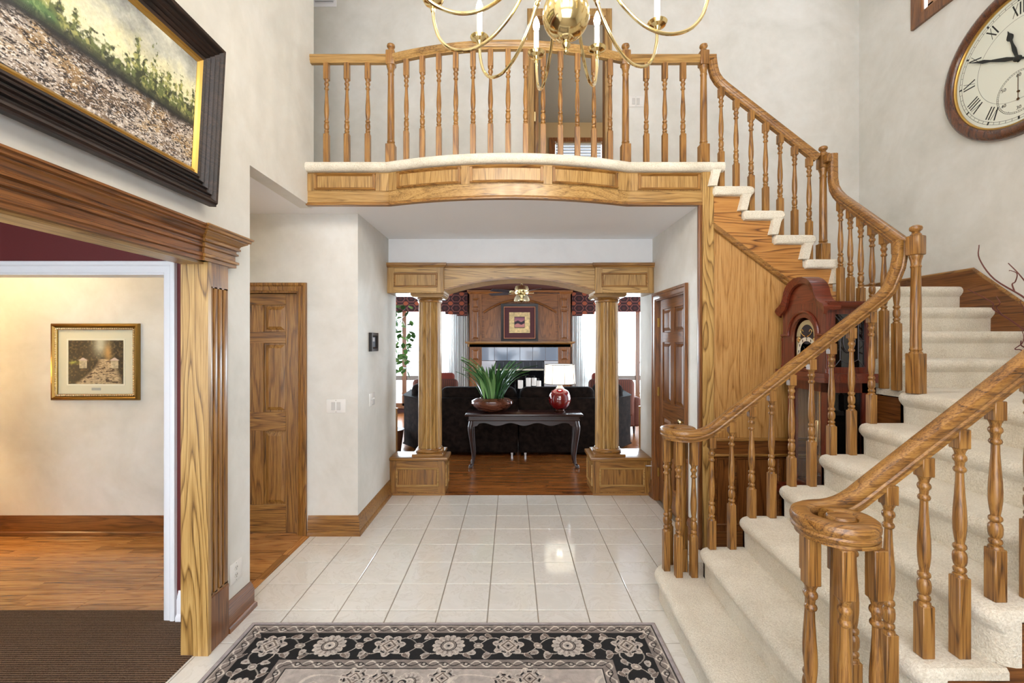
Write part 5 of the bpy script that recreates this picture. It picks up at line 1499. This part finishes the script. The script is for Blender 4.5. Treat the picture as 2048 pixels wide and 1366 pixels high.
# pillar candles on a stand in front of the firebox
for k, (px, z, hh) in enumerate(((1041, .62, .17), (1057, .66, .18), (1068, .68, .16), (1077, .62, .16), (1074, .47, .12))):
    x = (px - 1024) * 9.7 / 910 + .0
    lab = ['leftmost white pillar candle before the firebox', 'white pillar candle second from the left before the firebox', 'tallest white pillar candle before the firebox', 'rightmost upper white pillar candle before the firebox', 'short low white pillar candle before the firebox'][k]
    cd = thing('pillar_candle', (x, 9.7, z - .6 + .45), lab, 'candle', group='pillar candles at the fireplace')
    zc = z - (z - .6 + .45)
    m = MB(); m.lathe([(0, zc), (.052, zc), (.055, zc + .01), (.055, zc + hh), (.045, zc + hh + .006), (.01, zc + hh), (0, zc + hh)], 18); m.build('wax', plain('wax', (236, 232, 224), .5), cd, local=True)
    m = MB(); m.lathe([(0, zc - .006), (.06, zc - .006), (.062, zc), (.0, zc)], 18); m.tube([(0, 0, zc), (0, 0, -(z - .6 + .45))], .008, 6); m.lathe([(.05, -(z - .15)), (.02, -(z - .165)), (.008, -(z - .17))], 12); m.build('holder', BLACK, cd, local=True)
    m = MB(); m.tube([(0, 0, zc + hh), (0, 0, zc + hh + .02)], .0015, 5); m.build('wick', BLACK, cd, local=True)
# picture on the mantel
pt = thing('mantel_picture', (.165, 9.945, 1.622), 'square matted sunset picture in a dark frame on the mantel', 'picture')
m = MB(); m.sweep([(-.34, 0, .065), (-.34, 0, .755), (.34, 0, .755), (.34, 0, .065)], (0, -1, 0), [(0, 0), (0, .02), (-.03, .03), (-.065, .035), (-.065, 0)], closed=True); m.build('frame', plain('frame_black', (24, 14, 12), .3), pt, local=True)
m = MB(); m.sweep([(-.33, 0, .075), (-.33, 0, .745), (.33, 0, .745), (.33, 0, .075)], (0, -1, 0), [(.0, .0), (.0, .022), (-.012, .022), (-.012, 0)], closed=True); m.build('gold_fillet', plain('fillet', (190, 120, 80), .4), pt, local=True)
m = MB(); m.box(-.33, .33, -.012, 0, .075, .745); m.build('mat_board', plain('mat_maroon', (72, 26, 28), .7), pt, local=True)
ny, nx = 60, 60; V, Uu = np.meshgrid(np.linspace(0, 1, ny), np.linspace(0, 1, nx), indexing='ij')
img = np.zeros((ny, nx, 3)) + np.array([204, 176, 122.]); img *= (.75 + .5 * vnoise(ny, nx, 12, 8, 80, 3))[..., None]
q = (np.abs(Uu - .5) < .26) & (np.abs(V - .52) < .27); img = np.where(q[..., None], np.array([44, 20, 24.]), img)
q = (np.abs(Uu - .5) < .23) & (np.abs(V - .52) < .24); img = np.where(q[..., None], mixc(np.zeros((ny, nx, 3)) + np.array([186, 120, 110.]), (120, 70, 90), np.clip((V - .5) * 4, 0, 1)), img)
q2 = q & (np.abs(V - .50 - .03 * np.sin(Uu * 19)) < .07); img = np.where(q2[..., None], np.array([38, 22, 34.]), img)
P = np.stack([-.225 + .45 * Uu, np.full_like(V, -.0135), .185 + .45 * V], -1); link('print', art_grid('print', P, np.clip(img, 0, 255), art_mat('paper_print', .5)), pt)

# ------------------------------------------------------------------ valances and curtains
def valance(x0, x1, inner, label):
    y = 10.18
    v_ = thing('window_valance', ((x0 + x1) / 2, y, 2.2), label, 'valance', group='hexagon patterned valances')
    nx, nz = 260, 80; xs = np.linspace(x0, x1, nx); din = np.abs(xs - inner)
    bot = np.where(din < .23, 2.19, np.where(din < .50, 2.225, 2.28)); Vn = np.linspace(0, 1, nz)[:, None]
    Z = bot[None] + (2.72 - bot[None]) * Vn; X = np.repeat(xs[None], nz, 0)
    px, pz = .25, .215; img = np.zeros((nz, nx, 3)) + np.array([58, 16, 18.])
    for ox, oz, big in ((0, 0, True), (.5, .5, False)):
        ax = ((X / px + ox + .5) % 1 - .5) * px; az = (((Z / pz + oz + .5) % 1) - .5) * pz
        rr = np.maximum(np.abs(ax) * .5 + np.abs(az) * .87, np.abs(ax)) if False else np.maximum(np.abs(az), np.abs(az) * .5 + np.abs(ax) * .72)
        if big: img = np.where((rr < .085)[..., None], np.array([150, 82, 72.]), img); img = np.where((rr < .066)[..., None], np.array([52, 14, 16.]), img); img = np.where((rr < .03)[..., None], np.array([96, 34, 28.]), img)
        else: img = np.where((rr < .044)[..., None], np.array([196, 96, 56.]), img)
    P = np.stack([X - (x0 + x1) / 2, np.zeros_like(X), Z - 2.2], -1)
    img = img * .72
    link('fabric_face', art_grid('fabric_face', P, img, art_mat('valance_fabric', .8)), v_)
    FAB = plain('valance_lining', (52, 16, 18), .8)
    m = MB(); m.box(x0, x1, y + .002, 10.33, 2.66, 2.72); m.box(x0, x0 + .01, y + .002, 10.33, 2.28, 2.66); m.box(x1 - .01, x1, y + .002, 10.33, 2.28, 2.66); m.build('cornice_board', FAB, v_)


valance(-2.85, -.995, -.995, 'dark hexagon patterned valance over the window left of the fireplace')
valance(1.345, 3.0, 1.345, 'dark hexagon patterned valance over the window right of the fireplace')
SH = NT('sheer_curtain'); SH.base(lin((236, 238, 236))); SH.set(Roughness=.8); SH.b.inputs['Transmission Weight'].default_value = 0.0
trn = SH.n('ShaderNodeBsdfTranslucent'); trn.inputs[0].default_value = (*lin((236, 240, 240)), 1); mx = SH.n('ShaderNodeMixShader'); mx.inputs[0].default_value = .55
outn = SH.t.nodes['Material Output']; SH.l(SH.b.outputs[0], mx.inputs[1]); SH.l(trn.outputs[0], mx.inputs[2]); SH.l(mx.outputs[0], outn.inputs[0]); SH = SH.m


def curtain(x0, x1, label):
    c = thing('sheer_curtain', ((x0 + x1) / 2, 10.26, 0), label, 'curtain', group='white sheer curtains')
    m = MB(); n = 90; rows = []
    for z in (.03, .8, 1.6, 2.45):
        rows.append([(x0 + (x1 - x0) * k / n, 10.26 + .028 * sin(k * .95 + .3 * sin(k * .21)) * (1 - .15 * z / 2.4) + .006 * sin(k * 2.3 + z), z) for k in range(n + 1)])
    vs = [p for r_ in rows for p in r_]; fs = []
    for i in range(3):
        for k in range(n): a = i * (n + 1) + k; fs.append((a, a + 1, a + n + 2, a + n + 1))
    m.add(vs, fs); o = m.build('panel', SH, c, angle=80)
    m = MB(); m.tube([(x0 - .02, 10.26, 2.46), (x1 + .02, 10.26, 2.46)], .012, 8); m.build('curtain_rod', BRASS_D, c)


curtain(-1.62, -.98, 'white sheer curtain hanging left of the fireplace')
curtain(1.34, 1.92, 'white sheer curtain hanging right of the fireplace')

# ------------------------------------------------------------------ ceiling fan
cf = thing('ceiling_fan', (.16, 7.5, 2.2), 'brass ceiling fan with brown blades in the great room', 'fan')
m = MB(); m.lathe([(.07, 2.76), (.075, 2.73), (.03, 2.70), (.014, 2.69), (.014, 2.56), (.05, 2.55), (.10, 2.53), (.115, 2.49), (.115, 2.43), (.10, 2.40), (.06, 2.385), (.06, 2.33), (.075, 2.32), (.07, 2.29), (.02, 2.27), (0, 2.265)], 28, (.16, 7.5, 0)); m.build('motor_housing', BRASS, cf)
for k in range(5):
    a = 2 * pi * k / 5 + .08
    b = MB(); b.rings([[(r_, s_ * w_, 2.42 + s_ * .012 + dz) for s_, dz in ((-1, 0), (1, 0), (1, .006), (-1, .006))] for r_, w_ in ((.2, .045), (.24, .055), (.55, .068), (.61, .06), (.63, .04))]); b.xform(Matrix.Translation((.16, 7.5, 0)) @ Matrix.Rotation(a, 4, 'Z')); o = b.build('blade', mahog('x'), cf, angle=20)
    b = MB(); b.box(.09, .25, -.02, .02, 2.412, 2.419); b.xform(Matrix.Translation((.16, 7.5, 0)) @ Matrix.Rotation(a, 4, 'Z')); b.build('blade_iron', BRASS, o)
for k in range(4):
    a = pi / 4 + pi / 2 * k; b = MB(); b.lathe([(.016, .0), (.03, -.02), (.05, -.05), (.058, -.085), (.054, -.09), (.0, -.06)], 16, (.16 + .10 * cos(a), 7.5 + .10 * sin(a), 2.38)); b.build('light_shade', plain('fan_glass', (220, 206, 170), .1, 0, .5), cf)

# ------------------------------------------------------------------ sofa, chairs
VEL = NT('brown_velvet'); vv_ = VEL.coords(); VEL.base(VEL.ramp(VEL.noise(vv_, 14, 4, .5), [(.35, lin((16, 11, 9))), (.7, lin((36, 27, 23)))])); VEL.set(Roughness=.9, Sheen_Weight=.0, Specular_IOR_Level=.08); VEL.bump(VEL.noise(vv_, 300, 2), .3, .004); VEL = VEL.m
so = thing('sectional_sofa', (.09, 6.7, 0), 'dark brown velvet sectional sofa seen from behind', 'sofa')
for x0, x1 in ((-1.06, .085), (.095, 1.22)):
    m = MB(); m.add(*rbox(x0, x1, 6.40, 6.56, .05, .82, .03, 3)); m.build('back_panel', VEL, so)
    m = MB(); m.add(*rbox(x0, x1, 6.50, 7.35, .05, .42, .04, 3)); m.build('seat_base', VEL, so)
    m = MB(); m.add(*rbox(x0 + .02, x1 - .02, 6.52, 6.78, .42, .96, .10, 5)); m.build('back_cushion', VEL, so)
    m = MB(); m.add(*rbox(x0 + .02, x1 - .02, 6.74, 7.36, .40, .56, .06, 4)); m.build('seat_cushion', VEL, so)
for s_, xe in ((-1, -1.06), (1, 1.22)):
    def pl(x, y): return (xe + s_ * x, y)
    m = MB(); m.prism([pl(0, 6.40), pl(.16, 6.43), pl(.60, 6.98), pl(.66, 7.8), pl(.52, 7.85), pl(.46, 7.1), pl(.0, 6.56)][::s_], 'z', .06, .80); m.build('wing_back', VEL, so, bevel=.02, bseg=2)
    m = MB(); m.add(*rbox(min(xe + s_ * .14, xe + s_ * .50), max(xe + s_ * .14, xe + s_ * .50), 6.98, 7.8, .3, .62, .08, 3)); m.build('arm_cushion', VEL, so)
    m = MB(); m.add(*rbox(min(xe + s_ * .02, xe + s_ * .48), max(xe + s_ * .02, xe + s_ * .48), 6.90, 7.15, .55, .97, .09, 4)); m.build('corner_pillow', VEL, so)
for x in (-1.0, .0, .19, 1.16):
    m = MB(); m.lathe([(.018, 0), (.025, .06)], 10, (x, 6.46, 0)); m.build('foot', plain('steel_foot', (190, 190, 192), .25, 1), so)
STR = NT('striped_fabric'); wv = STR.n('ShaderNodeTexWave', wave_type='BANDS', bands_direction='X'); wv.inputs['Scale'].default_value = 9; STR.l(STR.coords(), wv.inputs['Vector']); STR.base(STR.ramp(wv.outputs[1], [(.3, lin((84, 30, 22))), (.5, lin((150, 96, 60))), (.7, lin((60, 30, 24)))])); STR.set(Roughness=.85); STR = STR.m
for x, y, lab in ((-1.35, 8.35, 'striped upholstered armchair beyond the sofa, beside the left window'), (1.75, 8.35, 'striped upholstered armchair beyond the sofa, beside the right window')):
    ac = thing('armchair', (x, y, 0), lab, 'chair', group='striped armchairs')
    m = MB(); m.add(*rbox(-.42, .42, -.38, .38, .12, .44, .05, 3)); m.build('seat', STR, ac, local=True)
    m = MB(); m.add(*rbox(-.40, .40, -.42, -.22, .30, .96, .08, 4)); m.build('backrest', STR, ac, local=True)
    for s_ in (-1, 1):
        m = MB(); m.add(*rbox(s_ * .44 - .09, s_ * .44 + .09, -.38, .38, .12, .64, .07, 4)); m.build('armrest', STR, ac, local=True)
        for yy in (-.33, .33): m = MB(); m.lathe([(.018, 0), (.028, .13)], 8, (s_ * .40, yy, 0)); m.build('leg', mahog('z'), ac, local=True)
    m = MB(); m.add(*rbox(-.22, .22, -.2, -.06, .44, .86, .06, 4)); m.xform(Matrix.Translation((.1 if x < 0 else -.1, -.06, .2))); m.build('pillow', plain('rust_pillow', (120, 46, 30), .85), ac, local=True)

# ------------------------------------------------------------------ console table with plant and lamp
MH, MHZ = mahog('x'), mahog('z')
TX0, TX1, TY0, TY1, TZ = -.595, .90, 5.74, 6.14, .70
ct = thing('console_table', ((TX0 + TX1) / 2, (TY0 + TY1) / 2, 0), 'dark mahogany console table with cabriole legs behind the sofa', 'table')
m = MB(); m.box(TX0, TX1, TY0, TY1, TZ - .028, TZ); m.build('table_top', MH, ct, bevel=.008, bseg=2)
m = MB(); m.box(TX0 + .045, TX1 - .045, TY0 + .04, TY1 - .04, TZ - .085, TZ - .028); m.sweep([(TX0 + .045, TY1 - .04, TZ - .09), (TX0 + .045, TY0 + .04, TZ - .09), (TX1 - .045, TY0 + .04, TZ - .09), (TX1 - .045, TY1 - .04, TZ - .09)][::1], (0, 0, 1), [(-.01, 0), (.008, 0), (.012, .008), (.008, .016), (-.01, .016)]); m.build('frieze', MH, ct)
n = 60; xs = [TX0 + .06 + (TX1 - TX0 - .12) * k / n for k in range(n + 1)]
def scal(k):
    u = abs(k / n - .5) * 2
    return TZ - .135 - .018 * cos(u * pi * 4) - (.02 if u > .85 else 0)
m = MB(); m.strip_prism([(x, TZ - .085) for x in xs], [(x, scal(k)) for k, x in enumerate(xs)], 'y', TY0 + .05, TY0 + .075); m.build('scalloped_apron', MH, ct)
for sx in (-1, 1):
    for sy in (-1, 1):
        x0 = (TX0 + .085) if sx < 0 else (TX1 - .085); y0 = (TY0 + .085) if sy < 0 else (TY1 - .085)
        pts = crom([(x0, y0, TZ - .07), (x0 + sx * .012, y0 + sy * .012, TZ - .14), (x0 + sx * .02, y0 + sy * .02, TZ - .20), (x0 + sx * .006, y0 + sy * .006, TZ - .36), (x0 - sx * .012, y0 - sy * .012, .16), (x0 - sx * .004, y0 - sy * .004, .06), (x0 + sx * .016, y0 + sy * .016, .03), (x0 + sx * .02, y0 + sy * .02, .004)], 6)
        rr = [.036, .038, .036, .026, .020, .017, .026, .024]; rad = []
        for i in range(len(pts)): f = i / (len(pts) - 1) * 7; j = min(int(f), 6); rad.append(rr[j] + (rr[j + 1] - rr[j]) * (f - j))
        m = MB(); m.tube(pts, rad, 12); m.build('leg', MHZ, ct)
pp = thing('potted_plant', (-.26, 5.95, TZ), 'strappy green plant in an oval bronze bowl on the console table', 'plant')
m = MB(); m.lathe([(.0, 0), (.11, .0), (.17, .02), (.24, .07), (.275, .115), (.27, .145), (.22, .175), (.16, .185), (.155, .175), (.0, .165)], 36); m.v = [(p[0], p[1] * .62, p[2]) for p in m.v]; m.build('bowl', wood('bronze_bowl', 'x', (30, 12, 8), (82, 42, 28), (120, 74, 54), rough=.12, coat=.7), pp, local=True)
LF = NT('strap_leaf'); oi = LF.n('ShaderNodeObjectInfo'); LF.base(LF.ramp(oi.outputs['Random'], [(0, lin((36, 70, 38))), (.6, lin((72, 122, 66))), (1, lin((132, 176, 110)))])); LF.set(Roughness=.35); LF = LF.m
rl = random.Random(21)
lms = []
for v_i in range(6):
    Lf = .48 + .04 * v_i; bend = .06 + .06 * v_i; m = MB(); rs = []
    for k in range(9):
        f = k / 8; w_ = .017 * (sin(pi * min(1, f * .9 + .1)) ** .7) + .0008; y_ = bend * f ** 2.2; z_ = Lf * f * (1 - .25 * bend * f * f * 2)
        rs.append([(-w_, y_, z_ + .002), (0, y_ + .004, z_ - .004), (w_, y_, z_ + .002), (0, y_ + .0005, z_ - .001)])
    m.rings(rs); lms.append(m.mesh('leaf', LF, angle=60))
for k in range(96):
    o = link('leaf', rl.choice(lms), pp); a = rl.uniform(0, 2 * pi); q_ = sqrt(rl.random())
    o.location = (.15 * q_ * cos(a), .085 * q_ * sin(a), .16); tl = q_ * rl.uniform(.15, 1.0); o.rotation_euler = (-tl * .42, rl.uniform(-.15, .15), a - pi / 2 + rl.uniform(-.5, .5)); s_ = rl.uniform(.72, 1.08); o.scale = (s_ * 1.1, s_, s_)
tl_ = thing('table_lamp', (.625, 5.95, TZ), 'red glazed round table lamp with lit white drum shade on the console table', 'lamp')
m = MB(); m.lathe([(0, 0), (.07, 0), (.075, .012), (.06, .02), (.06, .035), (0, .035)], 28); m.build('foot', plain('lamp_foot', (74, 40, 28), .2, .5), tl_, local=True)
m = MB(); m.lathe([(.05, .033), (.09, .05), (.13, .10), (.146, .16), (.138, .22), (.105, .275), (.06, .30), (.045, .305)], 36); m.build('globe', plain('oxblood_glaze', (104, 12, 14), .06, 0, 1.0), tl_, local=True)
m = MB(); m.lathe([(.045, .303), (.052, .312), (.04, .325), (.034, .345), (.045, .358), (.03, .368), (.012, .372), (.010, .52)], 24); m.build('neck', plain('white_ceramic', (236, 232, 226), .2), tl_, local=True)
SHD = NT('lamp_shade'); SHD.base(lin((250, 248, 240))); SHD.set(Roughness=.8)
tr2 = SHD.n('ShaderNodeBsdfTranslucent'); tr2.inputs[0].default_value = (.98, .95, .88, 1); mx = SHD.n('ShaderNodeMixShader'); mx.inputs[0].default_value = .6
SHD.l(SHD.b.outputs[0], mx.inputs[1]); SHD.l(tr2.outputs[0], mx.inputs[2]); SHD.l(mx.outputs[0], SHD.t.nodes['Material Output'].inputs[0]); SHD = SHD.m
m = MB(); m.lathe([(.206, .372), (.190, .62)], 28); m.f = m.f[:-2]; m.build('shade', SHD, tl_, local=True)
m = MB()
for k in range(8): a = 2 * pi * k / 8 + .2; m.tube([(.2075 * cos(a), .2075 * sin(a), .372), (.1915 * cos(a), .1915 * sin(a), .62)], .0028, 6)
for r_, z_ in ((.2065, .373), (.1905, .619)): m.tube([(r_ * cos(2 * pi * k / 40), r_ * sin(2 * pi * k / 40), z_) for k in range(41)], .004, 6)
m.build('shade_piping', plain('piping', (54, 46, 40), .7), tl_, local=True)
m = MB(); m.lathe([(.012, .50), (.03, .53), (.032, .55), (.02, .58), (0, .585)], 14); m.build('bulb', plain('lamp_bulb', (255, 244, 220), .5, emit=4.0), tl_, local=True)
pd = bpy.data.lights.new('lamp_glow', 'POINT'); pd.energy = 3.2; pd.color = (1, .88, .7); pd.shadow_soft_size = .05
po = bpy.data.objects.new('lamp_glow', pd); po.location = (.625, 5.95, TZ + .50); COL.objects.link(po)
# hallway ceiling lamp (warm), out of view behind the wall
hl = thing('hall_ceiling_lamp', (-3.95, 3.25, ZS), 'warm flush ceiling lamp of the hallway', 'lamp')
m = MB(); m.lathe([(.12, 0), (.12, -.02), (.10, -.05), (.05, -.075), (0, -.08)], 24); m.build('dome', plain('lamp_dome', (255, 226, 170), .4, emit=2.0), hl, local=True)
pd = bpy.data.lights.new('hall_glow', 'POINT'); pd.energy = 9; pd.color = WARM; pd.shadow_soft_size = .1
po = bpy.data.objects.new('hall_glow', pd); po.location = (-3.95, 3.25, ZS - .14); COL.objects.link(po)

fl_ = thing('floor_lamp', (-4.80, 3.40, 0), 'hallway floor lamp with warm shade past the gold framed picture', 'lamp')
m = MB(); m.lathe([(0, 0), (.14, 0), (.14, .02), (.02, .035), (.012, .05), (.012, 1.30)], 20); m.build('stand', BRASS_D, fl_, local=True)
m = MB(); m.lathe([(.19, 1.15), (.12, 1.42)], 24); m.f = m.f[:-2]; m.build('shade', SHD, fl_, local=True)
pd = bpy.data.lights.new('floor_lamp_glow', 'POINT'); pd.energy = 24; pd.color = (1.0, .70, .34); pd.shadow_soft_size = .06
po = bpy.data.objects.new('floor_lamp_glow', pd); po.location = (-4.80, 3.40, 1.33); COL.objects.link(po)

# ------------------------------------------------------------------ leafy ficus by the left window
fc = thing('ficus_tree', (-1.80, 6.75, 0), 'leafy green indoor tree beside the left window', 'plant')
m = MB(); m.lathe([(0, 0), (.15, 0), (.19, .30), (.20, .32), (.17, .32), (.0, .28)], 24); m.build('pot', plain('tree_pot', (96, 62, 44), .6), fc, local=True)
m = MB(); m.tube(crom([(0, 0, .28), (.02, .02, .8), (-.02, 0, 1.3), (.03, 0, 1.9)], 6), [.022 - .0006 * i for i in range(19)], 8); m.build('trunk', plain('ficus_bark', (92, 74, 56), .8), fc, local=True)
FL = NT('ficus_leaf'); oi = FL.n('ShaderNodeObjectInfo'); FL.base(FL.ramp(oi.outputs['Random'], [(0, lin((44, 84, 40))), (1, lin((120, 168, 84)))])); FL.set(Roughness=.45); FL = FL.m
m = MB(); rs = []
for k in range(5):
    f = k / 4; w_ = .036 * sin(pi * (f * .92 + .04)); rs.append([(-w_, f * .105, -.01 * f), (0, f * .105, -.012 * f - .005), (w_, f * .105, -.01 * f), (0, f * .105, -.012 * f)])
m.rings(rs); lm = m.mesh('leaf', FL, angle=60)
rf = random.Random(8)
for k in range(290):
    a = rf.uniform(0, 2 * pi); r_ = sqrt(rf.random()) * .34; z_ = rf.uniform(-.42, .42)
    if rf.random() < .18: r_ = rf.uniform(.2, .42); z_ = rf.uniform(-.6, -.3)
    o = link('leaf', lm, fc); o.location = (r_ * cos(a) * (1 - abs(z_) * .5), r_ * sin(a) * (1 - abs(z_) * .5), 1.74 + z_); o.rotation_euler = (rf.uniform(-1.2, .3), rf.uniform(-.6, .6), rf.uniform(0, 6.28))
# ------------------------------------------------------------------ deck railing outside
dk = thing('deck_railing', (0, 13.0, 0), 'pale deck railing outside the great room windows', 'railing')
GR = plain('deck_grey', (196, 196, 196), .6)
m = MB(); m.box(-6, 6, 12.96, 13.04, 1.0, 1.05); m.build('top_rail', GR, dk)
m = MB(); m.box(-6, 6, 12.97, 13.03, .12, .16); m.build('bottom_rail', GR, dk)
bmx = MB(); bmx.box(-.015, .015, -.015, .015, -.05, 1.0); bmm = bmx.mesh('railing_baluster', GR)
for k in range(60):
    o = link('railing_baluster', bmm, dk); o.location = (-5.9 + .2 * k, 0, 0)
w = MB(); w.box(-8, 8, 10.5, 14, -.2, -.05); struct('ground', w, plain('deck_boards', (150, 140, 130), .8), 'deck outside the great room windows', 'ground')
